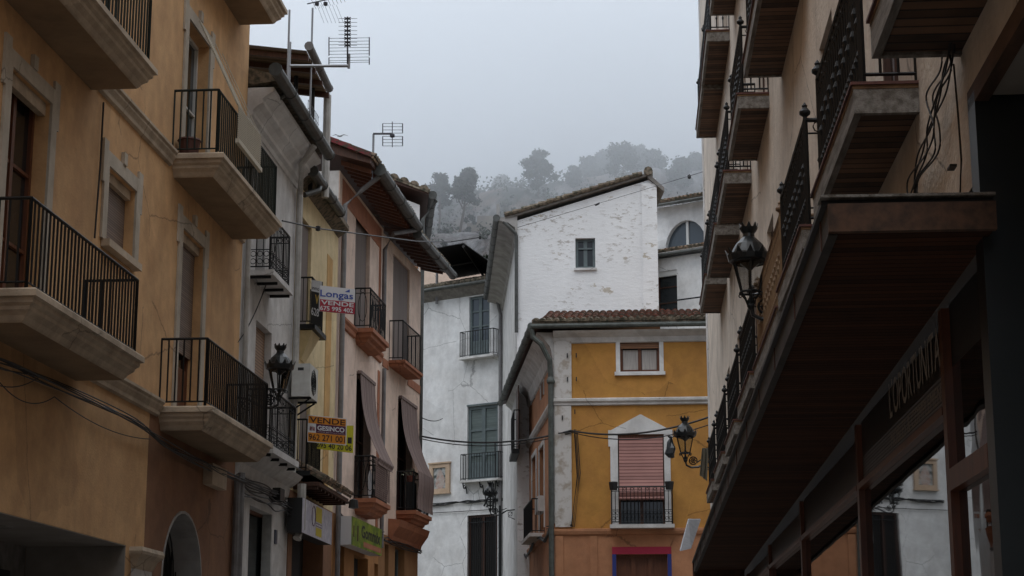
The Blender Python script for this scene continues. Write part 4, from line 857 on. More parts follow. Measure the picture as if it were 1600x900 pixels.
b = MB(); t_ = .12; b.wb(WO, oa[0]-t_, oa[0]-.002, oa[2], oa[3]+t_, .002, .04); b.wb(WO, oa[1]+.002, oa[1]+t_, oa[2], oa[3]+t_, .002, .04); b.wb(WO, oa[0]-.002, oa[1]+.002, oa[3]+.002, oa[3]+t_, .002, .038); b.wb(WO, oa[0]-t_-.04, oa[1]+t_+.04, oa[2]-.1, oa[2]-.002, .002, .09); b.build('surround', whitep, h7)
f = window(h7, WO, *ob, frame=wood, cols=2, rows=2, inset=.22, name='balcony_door')
zbb = WO.z(1000,776,.1); b = MB(); n = 14; zt_ = ob[3]-.1
for k in range(n):                                    # cane blind, bellied at the foot
    a0_, a1_ = zt_-(zt_-zbb)*k/n, zt_-(zt_-zbb)*(k+1)/n; o0, o1 = .02+.12*(k/n)**3, .02+.12*((k+1)/n)**3
    if k == n-1: o1 = .05
    b.hexa([WO.w(ob[0]+.03,a1_,o1), WO.w(ob[1]-.03,a1_,o1), WO.w(ob[1]-.03,a1_,o1+.02), WO.w(ob[0]+.03,a1_,o1+.02), WO.w(ob[0]+.03,a0_,o0), WO.w(ob[1]-.03,a0_,o0), WO.w(ob[1]-.03,a0_,o0+.02), WO.w(ob[0]+.03,a0_,o0+.02)])
b.tube([WO.w(ob[0]+.02,zbb-.04,.06), WO.w(ob[1]-.02,zbb-.04,.06)], .05, 8)
b.build('cane_blind', blindpink, f)
MB().wb(WO, ob[0]+.002, ob[1]-.002, ob[3]-.12, ob[3]-.002, -.12, -.02).build('blind_box', redwood, f)
b = MB(); m = (ob[0]+ob[1])/2; a, c = WO.u(952,680), WO.u(1049,680); zp = WO.z(1000,672); za_ = WO.z(1000,648)
b.wb(WO, WO.u(954,740), ob[0]-.002, ob[2], ob[3]+.002, .002, .05); b.wb(WO, ob[1]+.002, WO.u(1048,740), ob[2], ob[3]+.002, .002, .05); b.wb(WO, a, c, ob[3]+.003, zp, .002, .06)
b.wb(WO, a-.03, WO.u(954,740), zp-.45, zp, .002, .055); b.wb(WO, WO.u(1048,740), c+.03, zp-.45, zp, .002, .055)
b.loft([[WO.w(a+.05,zp+.001,q), WO.w(c-.05,zp+.001,q), WO.w(m+.02,za_,q), WO.w(m-.02,za_,q)] for q in (.002,.05)]); b.build('pediment', whitep, h7)
ba, bc = WO.u(953,818,.35), WO.u(1054,818,.35); zo_ = WO.z(1000,819,.35)
o = MB().wb(WO, ba, bc, zo_-.1, zo_, .0, .4).build('balcony', whiteg, h7); railing(WO, ba, bc, zo_, 1.02, .37, parent=o, style='scroll', sp=.1)
b = MB()
for (a, c) in ((oc[0]-.11, oc[0]-.002), (oc[1]+.002, oc[1]+.11)): b.wb(WO, a, c, 0, oc[3]+.001, .002, .02)
b.build('painted_jamb', mat('ultramarine_paint', (.02,.035,.20), .7), h7)
MB().wb(WO, oc[0]-.11, oc[1]+.11, oc[3]+.002, oc[3]+.2, .002, .022).build('painted_lintel', mat('magenta_paint', (.35,.015,.05), .7), h7)
window(h7, WO, *oc, frame=redwood, pane=redwood, cols=3, rows=3, fw=.09, name='door')
for (a, nm) in ((958.5, 'left'), (1046, 'right')):
    u = WO.u(a, 765, .37); solo(MB().lathe(WO.w(u,zo_+.92,.46), [(0,0),(.1,0),(.13,.2),(.12,.22),(0,.2)], 10), 'flower_pot', black, 'dark empty pot hung at the '+nm+' end of the orange house balcony rail', 'pot', 'pots on the orange house balcony')
b = MB().wb(WS, WS.u(851.5,790), WS.u(846,790), WS.z(850,800), WS.z(850,776), .002, .2).build('meter_box', whiteg, h7)
sb = WS.z(830,838,.3); sa, sc_ = WS.u(830,820,.4), WS.u(817,820,.4); o = MB().wb(WS, sa, sc_, sb-.1, sb, 0, .45).build('balcony', whiteg, h7); railing(WS, sa, sc_, sb, 1.0, .42, parent=o, sp=.13)
for pts, s_, r_ in (([WO.w(.55,WO.z(880,672),.1), WO.w(.62,WO.z(880,745),.08), WO.w(.45,WO.z(880,822),.1), WS.w(1,zbs+.1,.15)], .05, .018),):
    b = MB().tube(pts, r_, 5)
    for k in range(3): b.tube([p+Vector((.04*k,-.02,R.uniform(-.08,.08))) for p in pts], .012, 5)
    b.tube([WO.w(.5,WO.z(880,675),.1), WO.w(.1,WO.z(880,678),.12)], .02, 5)
    for (u_, z_) in ((.35,WO.z(880,553)),(.35,WO.z(880,590)),(.6,WO.z(880,553)),(.6,WO.z(880,590)),(.2,WO.z(880,650)),(.55,WO.z(880,641))): b.wb(WO, u_, u_+.03, z_-.12, z_, .06, .11)
    solo(b, 'cable_bundle', black, 'black cables and hooks on the white quoin of the orange corner house', 'cables')
b = MB()
for k in range(4): b.tube([WS.w(u, zbs-.05+R.uniform(-.05,.05)-.2*sin(u), .14+R.uniform(-.02,.04)) for u in [i*us_/8 for i in range(9)]], .022, 5)
solo(b, 'cable_bundle', black, 'cable bundle along the shaded side wall of the orange corner house', 'cables')

# ------------------------------------------------------------ tall white house with flaking render
peel = bpy.data.materials.new('flaking_white_render'); t, bs = nodes(peel); n = t.nodes; l = t.links
tcn = n.new('ShaderNodeTexCoord')
def nlayer(scale, stretch, lo, hi, detail=7, rough=.6):
    mpn = n.new('ShaderNodeMapping'); mpn.inputs['Scale'].default_value = stretch; l.new(tcn.outputs['Object'], mpn.inputs[0])
    no = n.new('ShaderNodeTexNoise'); no.inputs['Scale'].default_value = scale; no.inputs['Detail'].default_value = detail; no.inputs['Roughness'].default_value = rough; l.new(mpn.outputs[0], no.inputs['Vector'])
    r = n.new('ShaderNodeMapRange'); r.inputs[1].default_value = lo; r.inputs[2].default_value = hi; l.new(no.outputs[0], r.inputs[0]); return no, r
_, L1 = nlayer(1.5, (.8,.8,1.3), .63, .65); nb, L2 = nlayer(4.6, (.8,.8,1.9), .54, .585, 10, .7); _, L3 = nlayer(.5, (1,1,1), .44, .58, 3); _, L4 = nlayer(1.0, (1,1,.6), .3, .75)
mm1 = n.new('ShaderNodeMath'); mm1.operation = 'MULTIPLY'; l.new(L2.outputs[0], mm1.inputs[0]); l.new(L3.outputs[0], mm1.inputs[1])
bx = n.new('ShaderNodeMix'); bx.data_type = 'RGBA'; bx.inputs[6].default_value = (.84,.84,.84,1); bx.inputs[7].default_value = (.74,.74,.74,1); l.new(L4.outputs[0], bx.inputs[0])
x1 = n.new('ShaderNodeMix'); x1.data_type = 'RGBA'; x1.inputs[7].default_value = (.50,.45,.38,1); l.new(bx.outputs[2], x1.inputs[6]); l.new(L1.outputs[0], x1.inputs[0])
x2 = n.new('ShaderNodeMix'); x2.data_type = 'RGBA'; x2.inputs[7].default_value = (.46,.43,.40,1); l.new(x1.outputs[2], x2.inputs[6]); l.new(mm1.outputs[0], x2.inputs[0])
l.new(x2.outputs[2], bs.inputs['Base Color']); bs.inputs['Roughness'].default_value = .9
bn = n.new('ShaderNodeBump'); bn.inputs['Strength'].default_value = .6; bn.inputs['Distance'].default_value = .03; l.new(nb.outputs[0], bn.inputs['Height']); l.new(bn.outputs[0], bs.inputs['Normal'])
c1 = at(808, 420, 60); WT = Wall(c1.x, c1.y, (1,0), (0,-1)); WU = Wall(c1.x, c1.y, (-.125,1), (-1,-.125))
h8 = thing('tall_house', (c1.x, c1.y, 0), 'tall white house with flaking render and sloping tiled verge behind the orange one', 'house')
uR = WT.u(1027, 400); zL, zR = WT.z(808,345), WT.z(1005,283)
tw = (WT.u(899,396), WT.u(930,396), WT.z(915,419), WT.z(915,372))
facade(WT, 0, uR, 0, zL, [tw], back=12, depth=.3).build('wall', peel, h8)
MB().loft([[WT.w(0,zL+.001,q), WT.w(uR,zL+.001,q), WT.w(uR,zR+(zR-zL)*.08,q), WT.w(0,zL+.01,q)] for q in (0,-12)]).build('gable', peel, h8)
MB().wb(WT, WT.u(1004,400), uR+.02, 0, zR-.1, .002, .08).build('pilaster', peel, h8)
window(h8, WT, *tw, frame=bluegrey, inset=.2, cols=2, rows=1, pane=glass, fw=.09)
MB().wb(WT, tw[0]+.1, tw[1]-.1, (tw[2]+tw[3])/2+.15, (tw[2]+tw[3])/2+.2, -.14, -.1).build('glazing_bar', bluegrey, h8)
MB().wb(WT, tw[0]-.05, tw[1]+.05, tw[2]-.08, tw[2]-.002, .002, .08).build('sill', whiteg, h8)
vA, vB = WT.px(788,338,.15), WT.px(1012,270,.15); A, B_ = WT.w(vA[0],vA[1],.15), WT.w(vB[0],vB[1],.15); ed = (B_-A).normalized()
bk = WU.d*12
b = MB().loft([[A-Vector((0,0,.10)), B_-Vector((0,0,.10)), B_, A], [A-Vector((0,0,.10))+bk, B_-Vector((0,0,.10))+bk, B_+bk, A+bk]])
b.loft([[B_, B_+ed*.1+Vector((.45,0,-.55)), B_+ed*.1+Vector((.45,0,-.7)), B_-Vector((0,0,.16))], [p+bk for p in (B_, B_+ed*.1+Vector((.45,0,-.55)), B_+ed*.1+Vector((.45,0,-.7)), B_-Vector((0,0,.16)))]])
b.build('roof', concrete, h8)
b = MB(); L = (B_-A).length
for k in range(int(L/.3)):
    p = A+ed*(k*.3)+Vector((0,0,.02+R.uniform(-.01,.02)))
    b.tube([p+Vector((0,-.03,.03)), p+ed*.34+Vector((0,-.03,.0))], [.085,.07], 7); b.tube([p+Vector((0,.2,.03)), p+ed*.34+Vector((0,.2,.0))], [.085,.07], 7)
b.tube([B_+Vector((.02,-.1,.05)), B_+Vector((.02,1,.05))], .15, 8); b.build('verge_tiles', tile_old, h8)
# side wall with deep eaves
zu = WU.z(777,345,.66)
usd = WU.u(787.5, 600)+1.5
facade(WU, .01, usd, 0, zL-.02, [], back=3).build('wall', whiteg, h8)
MB().extr(WU, [(.0,zu-.5), (.06,zu-.45), (.08,zu-.3), (.3,zu-.15), (.5,zu-.1), (.62,zu-.08), (.62,zu+.0), (.0,zu+.2)], -.1, usd).build('eaves_cornice', mat('grimy_grey_soffit', (.40,.38,.36), .9, col2=(.25,.235,.22), scale=2), h8)
gutter(h8, [WU.w(-.15,zu,.7), WU.w(usd-.6,zu,.7)], .11)
MB().tube([WT.w(-.45,zu-.1,.1), WT.w(-.05,zu-.5,.1), WT.w(-.02,zu-.6,.08), WT.w(-.02,WT.z(808,520),.08)], .06, 8).build('drainpipe', gutm, h8)
sa, sc_ = WU.u(802,690,.2), WU.u(797.5,690,.2); sb = WU.z(799,710,.2)
o = MB().wb(WU, sa, sc_, sb-.15, sb, 0, .24).build('balcony', iron, h8); railing(WU, sa, sc_, sb, 1.25, .22, parent=o, sp=.12)
MB().wb(WU, sa+.3, sc_-.3, sb, sb+2.1, .0, .03).build('balcony_door', wood, h8)
b = MB()
for k in range(3): b.tube([WT.w(0,WT.z(808,356)+.01*k,.05), WT.w(0,WT.z(808,356)+.012*k,.0)], .01, 4)

# ------------------------------------------------------------ pale house closing the street
p_ = at(787.5, 600, 72); WF = Wall(p_.x, p_.y, (.866,-.5), (-.5,-.866))
h9 = thing('end_house', (p_.x, p_.y, 0), 'plain white house with blue grey balcony doors and a tiled picture on its wall', 'house')
zf = WF.z(765,445); uL = -9
fa = hrect(WF,733,765,510,(750,462),(750,556)); fb = hrect(WF,730,778,700,(755,633),(755,748)); fc = (WF.u(730,850), WF.u(777,850), 0, WF.z(755,804))
facade(WF, uL, 0, 0, zf, [fa, fb, fc], depth=.28).build('wall', whitep, h9)
f = window(h9, WF, *fa, frame=bluegrey, pane=glassb, cols=2, rows=4, fw=.1, solid_to=fa[2]+.6, inset=.14, name='balcony_door')
f = window(h9, WF, *fb, frame=bluegrey, pane=blindgreen, cols=2, rows=3, fw=.13, solid_to=fb[2]+.7, inset=.14, name='balcony_door')
window(h9, WF, *fc, frame=wood, pane=void, cols=2, rows=2, fw=.1, inset=.14, name='grilled_door')
b = MB()
for k in range(13): u = fc[0]+.08+(fc[1]-fc[0]-.16)*k/12; b.bar(WF.w(u,0,-.03), WF.w(u,fc[3]-.05,-.03), .014)
for z in (.8, 1.6, fc[3]-.3): b.wb(WF, fc[0]+.02, fc[1]-.02, z, z+.03, -.05, -.02)
b.build('door_grille', iron, h9)
MB().wb(WF, WF.u(733,620)-.1, fb[1]+.1, fb[3]+.002, fb[3]+.07, .002, .03).build('lintel', bluegrey, h9)
for (x0, x1, y, yr) in ((718,773,556,522), (719,781,749,706)):
    a, c = WF.u(x0,y,.3), WF.u(x1,y,.3); z = WF.z((x0+x1)/2,y,.3); hh = 1.05
    o = MB().wb(WF, a, c, z-.09, z, 0, .42).build('balcony', whiteg, h9); railing(WF, a, c, z, hh, .38, parent=o, sp=.13, t=.011)
    if y > 600:
        b = MB()
        for k in range(3): u = a+.15+(c-a-.3)*k/2; b.tube([WF.w(u,z-.1,.32), WF.w(u,z-.3,.26), WF.w(u,z-.22,.1), WF.w(u,z-.5,.04)], .03, 5); b.ring(WF.w(u,z-.25,.2), WF.n, Vector((0,0,1)), .07, .02, 8)
        b.build('scroll_bracket', iron, o)
sl_ = .3; zfe = zf+.02
MB().extr(WF, [(.003,zf-.35), (.06,zf-.3), (.3,zf-.1), (.42,zf-.02), (.003,zf+.1)], uL, .1).build('cornice', concrete, h9)
MB().extr(WF, [(.45,zfe), (.45,zfe+.08), (-5,zfe+.08+5.45*sl_), (-5,zfe-.02+5.45*sl_)], uL, .2).build('roof', concrete, h9)
gutter(h9, [WF.w(uL,zfe+.02,.5), WF.w(.2,zfe+.02,.5)], .08)
b = MB(); tiles(b, WF.w(uL,zfe+.13,.45), WF.w(.2,zfe+.13,.45), (WF.w(0,sl_,-1)-WF.w(0,0,0)).normalized()*.33, 44, 10, r=.1); b.build('roof_tiles', tile_old, h9)
MB().tube([WF.w(.05,zf-.3,.5), WF.w(-.1,zf-.9,.3), WF.w(-.1,zf-1.3,.12), WF.w(-.1,0,.12)], .07, 8).build('drainpipe', pipem, h9)
MB().tube([WF.w(WF.u(781,850,.3),0,.3), WF.w(WF.u(781,850,.3),WF.z(781,790,.3),.3)], .045, 8).build('cable_duct', iron, h9)
sh_ = thing('tile_picture', tuple(WF.w(WF.u(688,750),WF.z(688,772),.02)), 'framed picture of painted tiles on the white wall by the peach house', 'wall shrine')
a, c, d, e3 = WF.u(672,750), WF.u(704,750), WF.z(688,770), WF.z(688,725)
b = MB()
for (q0, q1, r0, r1) in ((a,a+.2,d,e3),(c-.2,c,d,e3),(a+.2,c-.2,d,d+.16),(a+.2,c-.2,e3-.16,e3)): b.wb(WF, q0, q1, r0, r1, .002, .09)
b.wb(WF, a-.03, c+.03, e3+.001, e3+.06, .002, .13).wb(WF, a-.03, c+.03, d-.06, d-.001, .002, .13); b.build('frame', mat('sand_frame', (.52,.38,.27), .8, col2=(.43,.31,.21), scale=4), sh_)
MB().wb(WF, a+.2, c-.2, d+.16, e3-.16, .002, .03).build('tile_panel', mat('painted_tile_panel', (.42,.42,.40), .25, col2=(.06,.075,.07), scale=4.5, contrast=(.42,.58)), sh_)
b = MB(); m = (a+c)/2
b.loft([[WF.w(m+.17*cos(k*pi/6)*(1 if sin(k*pi/6) > 0 else 1.5), (d+e3)/2-.05+.42*sin(k*pi/6), o_) for k in range(12)] for o_ in (.03,.036)]); b.build('painted_figure', mat('faded_rose_glaze', (.36,.22,.18), .3, col2=(.45,.42,.38), scale=6), sh_)
b = MB()
for k in range(5): b.tube([WF.w(u, WF.z(690,787,.1)+R.uniform(-.07,.07), .08+R.uniform(-.03,.03)) for u in [uL+5+i*(-uL-5)/7 for i in range(8)]], .02, 5)
b.tube([WF.w(-4.5,WF.z(690,800,.1),.06), WF.w(-.4,WF.z(770,796,.1),.06)], .014, 5); b.tube([WF.w(-.35,WF.z(780,690,.1),.12), WF.w(-.3,WF.z(780,900,.1),.12)], .025, 5)
b.tube([WF.w(-.9,WF.z(770,790,.1),.1), WF.w(-.55,WF.z(778,770,.1),.15), WF.w(-.4,WF.z(778,755,.1),.15), WF.w(-.45,WF.z(778,800,.1),.12)], .035, 6)
solo(b, 'cable_bundle', black, 'cables strung across the far white wall above its grilled door', 'cables')
# lean-to of dark sheeting on the roof
s0 = thing('roof_shelter', tuple(at(725,432,77)), 'black corrugated roof shelter on a post above the far white house', 'shelter')
def sheet(pa, pb, pc, pd, n=22, amp=.05, th=.02):
    b = MB(); pa, pb, pc, pd = map(Vector, (pa,pb,pc,pd))
    for k in range(n*2):
        u0_, u1_ = k/(n*2), (k+1)/(n*2); h0, h1 = (amp if k % 2 else 0), (0 if k % 2 else amp); Z = Vector((0,0,1))
        b.hexa([pa.lerp(pb,u0_)+Z*h0, pa.lerp(pb,u1_)+Z*h1, pd.lerp(pc,u1_)+Z*h1, pd.lerp(pc,u0_)+Z*h0, pa.lerp(pb,u0_)+Z*(h0+th), pa.lerp(pb,u1_)+Z*(h1+th), pd.lerp(pc,u1_)+Z*(h1+th), pd.lerp(pc,u0_)+Z*(h0+th)])
    return b
sA, sB, sC = at(674,390,73.5), at(724,381,73), at(770,413,73); bkv = Vector((.3,5.5,0))
sheet(sA, sB, sB+bkv, sA+bkv).build('roof_sheet', corr, s0)
sheet(sB, sC, sC+bkv, sB+bkv).build('roof_sheet', corr, s0)
MB().bar(sB-Vector((0,0,.1)), sB+bkv-Vector((0,0,.1)), .07).bar(sA+bkv*.5-Vector((0,0,.1)), sB+bkv*.5-Vector((0,0,.1)), .05).build('beam', corr, s0)
MB().tube([at(683,400,75), Vector((at(683,400,75).x, at(683,400,75).y, WF.z(765,445)-.5))], .06, 6).tube([at(760,405,78), Vector((at(760,405,78).x, at(760,405,78).y, 12))], .06, 6).build('post', pipem, s0)
q = at(690,425,80); MB().box((q.x-3,q.y,0), (q.x+2.2,q.y+4,q.z+.35)).build('back_wall', peach, s0)

# ------------------------------------------------------------ white house with the half-round window
p_ = at(1020, 400, 70); WA = Wall(p_.x, p_.y, (.866,-.5), (-.5,-.866))
h10 = thing('stepped_house', (p_.x, p_.y, 0), 'white stepped house with a half round window beside the flaking gable', 'house')
zt1 = WA.z(1060,320); zt2 = WA.z(1060,402); uRr = WA.u(1125,400)
aw = (WA.u(1039,370), WA.u(1104,372), WA.z(1071,389), WA.z(1071,344))
facade(WA, 0, uRr, zt2, zt1, [(aw[0], aw[1], aw[2], aw[3], aw[3]-aw[2]-.01)], depth=.25).build('wall', whitep, h10)
# round head needs its own ellipse: glass panel and bars
MB().wb(WA, aw[0], aw[1], aw[2], aw[3], -.24, -.2).build('fanlight_pane', glassb, h10)
b = MB(); m = (aw[0]+aw[1])/2; b.wb(WA, m-.05, m+.05, aw[2], aw[3]-.02, -.2, -.14).wb(WA, aw[0], aw[1], aw[2], aw[2]+.08, -.2, -.13); b.build('window_frame', whitejoin, h10)
dw_ = hrect(WA,1035,1068,455,(1050,427),(1050,500))
facade(Wall(WA.w(0,0,.5).x, WA.w(0,0,.5).y, (.866,-.5), (-.5,-.866)), 0, uRr, 0, zt2-.1, [dw_], depth=.3, back=7.4).build('wall', whitep, h10)
WA2 = Wall(WA.w(0,0,.5).x, WA.w(0,0,.5).y, (.866,-.5), (-.5,-.866))
window(h10, WA2, *dw_, frame=wood, cols=1, rows=3, name='balcony_door', blind=None)
MB().wb(WA2, dw_[0], dw_[1], dw_[3]-.2, dw_[3]-.005, -.15, -.05).build('shutter_box', whitejoin, h10)
MB().wb(WA2, WA2.u(1025,474), uRr, WA2.z(1060,474), WA2.z(1060,474)+.05, .4, .44).build('balcony_rail', iron, h10)
for (zz, n0_, rows) in ((zt1, .5, 8), (zt2, .85, 2)):
    MB().extr(WA, [(n0_-.1,zz-.05), (n0_-.1,zz+.05), (-.0 if rows == 2 else -4,zz+.05+(n0_-.1+(0 if rows == 2 else 4))*.3), (-.0 if rows == 2 else -4,zz-.05+(n0_-.1+(0 if rows == 2 else 4))*.3)], 0, uRr+.3).build('roof', concrete, h10)
    b = MB(); tiles(b, WA.w(0,zz+.1,n0_), WA.w(uRr+.3,zz+.1,n0_), (WA.w(0,.3,-1)-WA.w(0,0,0)).normalized()*.33, 20, rows, r=.1); b.build('roof_tiles', tile_mix, h10)
    gutter(h10, [WA.w(0,zz-.05,n0_+.05), WA.w(uRr+.3,zz-.05,n0_+.05)], .06)

# ------------------------------------------------------------ right-hand building
WX = Wall(1.9, 0, (-.015,1), (-1,-.015))
hR = thing('balcony_building', (1.9, 25, 0), 'beige roughcast building with timber floored iron balconies along the right side', 'building')
ZT = 20.0; uF = 43.3; uN = WX.u(1543, 500, .03)+.2; OUT = .42
def npx(uu, px, py):                                   # outward distance whose point at this u shows at pixel column px
    lo, hi = .1, 1.2
    for _ in range(40):
        m = (lo+hi)/2; lo, hi = (lo, m) if WX.u(px, py, m) < uu else (m, hi)
    return m
BAL = []   # (u near, u far, z top, thickness, out, cream?)
def bal(nx, ny, fx, cream=False, o=OUT, th=.21, near_u=None):
    un = WX.u(nx, ny, o); uf = WX.u(fx, ny+(nx-fx)*2.7, o); BAL.append((un, uf, WX.z(nx, ny, o), th, o, cream))
bal(1333,129,1270); bal(1252,351,1215); bal(1214,478,1178, True); bal(1171,580,1152); bal(1147,655,1133); bal(1128,705,1116); bal(1112,748,1104)
def balf(fx, fy, ln, o=OUT, th=.21, nx=None, ny=None):
    uf = WX.u(fx, fy, o); un = WX.u(nx, ny, o) if nx else uf-ln; BAL.append((un, uf, WX.z(fx, fy, o)+th, th, o, False))
balf(1362,92,2.6,o=.5,th=.24); balf(1162,122,3.4,o=.46); balf(1138,252,0,nx=1152,ny=142); balf(1120,352,0,nx=1131,ny=262); balf(1105,435,0,nx=1117,ny=363); balf(1094,490,0,nx=1102,ny=440)
balf(1096,139,0,nx=1104,ny=50); balf(1088,216,0,nx=1097,ny=152); balf(1109,25,3.5)
HR = []
for (un, uf, z, th, o, cr_) in BAL:
    if uf-un < .8: continue
    m = (un+uf)/2; w_ = min(1.1, (uf-un)*.5)
    HR.append((m-w_/2, m+w_/2, z, z+2.25))
keep = []
for r in HR:
    if all(r[1] < k[0] or r[0] > k[1] or r[3] < k[2] or r[2] > k[3] for k in keep) and r[1] < uF-.1: keep.append(r)
zsh = 4.3
facade(WX, uN, uF, zsh, ZT, [r for r in keep if r[0] > uN+.1 and r[2] > zsh], depth=.22).build('wall', beige, hR)
MB().wb(WX, -32, uN-.003, 4.75, ZT, -7, 0).build('wall', beige, hR)
MB().wb(WX, uF-.5, uF+.001, 0, ZT+.002, -7, .03).build('corner_pilaster', whiteg, hR)
for r in keep:
    if r[0] > uN+.1 and r[2] > zsh: window(hR, WX, *r, frame=wood, cols=2, rows=2, inset=.12, name='balcony_door')
for (un, uf, z, th, o, cr_) in BAL:
    P = MB().wb(WX, un, un+.05, z-th, z-.045, .0, o).wb(WX, uf-.05, uf, z-th, z-.045, .0, o).wb(WX, un+.05, uf-.05, z-th, z-.045, o-.05, o-.001).build('balcony', greyw, hR)
    MB().wb(WX, un-.02, uf+.02, z-.02, z, 0, o+.02).build('deck_edge', deckred, P)
    MB().wb(WX, un-.005, uf+.005, z-.044, z-.021, 0, o+.003).build('deck', deckwood, P)
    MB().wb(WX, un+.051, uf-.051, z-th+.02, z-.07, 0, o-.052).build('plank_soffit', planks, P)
    railing(WX, un, uf, z, .95, o-.02, parent=P, mtl=creamrail if cr_ else iron, sp=.13, style='knot', finial=True, t=.010)
# canopy of boards over the shop
cn = .86
cp = [(WX.u(1292,322,cn), WX.z(1292,322,cn)), (WX.u(1210,545,cn), WX.z(1210,545,cn)), (WX.u(1084,880,cn), WX.z(1084,880,cn))]
CN = thing('shop_canopy', tuple(WX.w(cp[0][0], cp[0][1]-.2, .4)), 'long dark timber canopy over the shop front on the right side', 'canopy')
for i in range(2):
    (ua, z0), (ub, z1) = cp[i], cp[i+1]
    R4 = lambda dz0, dz1, n0, n1, A=ua, B2=ub: [WX.w(A,z0+dz0,n0), WX.w(B2,z1+dz0,n0), WX.w(B2,z1+dz0,n1), WX.w(A,z0+dz0,n1), WX.w(A,z0+dz1,n0), WX.w(B2,z1+dz1,n0), WX.w(B2,z1+dz1,n1), WX.w(A,z0+dz1,n1)]
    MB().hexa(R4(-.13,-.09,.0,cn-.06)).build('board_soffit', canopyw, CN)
    MB().hexa(R4(-.16,.0,cn-.05,cn)).build('fascia', mat('dark_wet_fascia', (.05,.04,.034), .7, col2=(.02,.016,.014), scale=3) if i == 0 else MATS['dark_wet_fascia'], CN)
    MB().hexa(R4(.001,.03,-.0,cn+.03)).build('cover_sheet', black, CN)
u0_, z0_ = cp[0]; MB().wb(WX, u0_-.05, u0_-.001, z0_-.15, z0_, .0, cn).build('end_board', beamwood, CN)
MB().wb(WX, u0_-.06, u0_+.1, z0_+.031, z0_+.045, .0, cn+.04).build('sheet_edge', greyw, CN)
ue, ze_ = cp[2]; MB().wb(WX, ue, ue+.06, ze_-.35, ze_+.04, .0, cn+.02).build('end_board', beamwood, CN)
for k in range(14): u_ = u0_+.3+k*(ue-u0_-.4)/13; zz = z0_+(cp[1][1]-z0_)*(u_-u0_)/(cp[1][0]-u0_) if u_ < cp[1][0] else cp[1][1]+(ze_-cp[1][1])*(u_-cp[1][0])/(ue-cp[1][0]); MB().wb(WX, u_, u_+.015, zz-.165, zz+.002, cn, cn+.008).build('fascia_joint', wood, CN)

q = [at(1076,812,32.0), at(1095,812,32.3), at(1080,857,31.2), at(1063,861,31.0)]; b = MB().hexa([q[3],q[2],q[1],q[0]]+[p+Vector((-.01,.05,.02)) for p in (q[3],q[2],q[1],q[0])]); solo(b, 'metal_sheet', mat('galvanised_sheet', (.42,.43,.46), .5, .3, col2=(.33,.34,.37), scale=8), 'bent pale metal sheet hanging off the far end of the canopy', 'sheet')
b = MB(); cl_ = [at(1097,700,37), at(1107,700,37.4), at(1105,752,37.4), at(1093,742,37)]
for k in range(8):
    f0, f1 = k/8, (k+1)/8; w0, w1 = .05*sin(k*1.7), .05*sin(k*1.7+1.7)
    A_ = [cl_[0].lerp(cl_[1],f0)+Vector((0,w0,0)), cl_[0].lerp(cl_[1],f1)+Vector((0,w1,0)), cl_[3].lerp(cl_[2],f1)+Vector((0,w1,0)), cl_[3].lerp(cl_[2],f0)+Vector((0,w0,0))]; b.hexa(A_+[p+Vector((0,.01,0)) for p in A_])
solo(b, 'hanging_cloth', mat('grey_green_cloth', (.20,.20,.17), .9), 'grey cloth hanging from the farthest first floor balcony on the right', 'cloth')

# ------------------------------------------------------------ shop front
SF = thing('shop', tuple(WX.w(15,0,0)), 'dark timber shop front with reflecting glass and a lettered blind, under the canopy', 'shop front')
p1, p2, p3, p4 = uN+.17, WX.u(1476,640), WX.u(1342,800), WX.u(1250,800)
p5, p6, p7 = WX.u(1200,850), WX.u(1165,860), WX.u(1140,870)
def ztop(u): return (cp[0][1]+(cp[1][1]-cp[0][1])*(u-cp[0][0])/(cp[1][0]-cp[0][0]))-.14
zt_ = WX.z(1410,693); ztb = WX.z(1520,708)
PO = [p1-.10, p2, p3, p4, p5, p6, p7, 30.5]
for i, u in enumerate(PO): MB().wb(WX, u-.05, u+.07, 0, ztop(u)-.02 if i else ztop(u), -.06, .0).build('post', framewood, SF)
for i in range(len(PO)-1):
    a, c = PO[i]+.07, PO[i+1]-.05
    z = ztb if i == 0 else zt_; hgt = .13 if i == 0 else .05
    MB().wb(WX, a, c, z-hgt, z, -.07, .005).build('transom', framewood, SF)
    MB().wb(WX, a, c, 0, z-hgt-.002, -.08, -.05).build('pane', shopglass, SF)
    zt2_ = min(ztop(a), ztop(c))-.0
    if i == 0:
        MB().wb(WX, a, c, z+.002, z+.62, -.08, -.05).build('pane', shopglass, SF); MB().wb(WX, a, c, z+.622, zt2_, -.09, -.05).build('roller_blind', black, SF)
    else: MB().wb(WX, a, c, z+.002, zt2_, -.1, -.045).build('upper_panel', mat('dark_panel', (.016,.014,.013), .35) if i == 1 else MATS['dark_panel'], SF)
MB().wb(WX, PO[0], 30.5, -.0, .5, -.1, .02).build('stall_riser', framewood, SF)
MB().wb(WX, uN+.01, uF-.52, 0, zsh-.003, -7, -.121).build('inner_wall', void, SF)
xa, xb = WX.u(1382,640), WX.u(1468,560)
zl0, zl1 = WX.z(1382,656), WX.z(1382,596)
P = lambda fx, fy: WX.w(xb-(xb-xa)*0-(xb-xa)*(1-fx) if False else xa+(xb-xa)*fx, zl0+(zl1-zl0)*fy, -.04)
b = MB(); put_text(b, "L'OPORTUNITAT", lambda fx, fy: WX.w(xa+(xb-xa)*(1-(1-fx)), zl0+(zl1-zl0)*fy, -.042), 0, 1, 0, 1, WX.n, .01, .004); b.build('lettering', letterc, SF)
b = MB(); put_text(b, "MOBLES & COMPLEMENTS", lambda fx, fy: WX.w(xa+(xb-xa)*fx, zl0-.22+.12*fy, -.042), 0, 1, 0, 1, WX.n, .0, .004); b.build('lettering', letterc, SF)
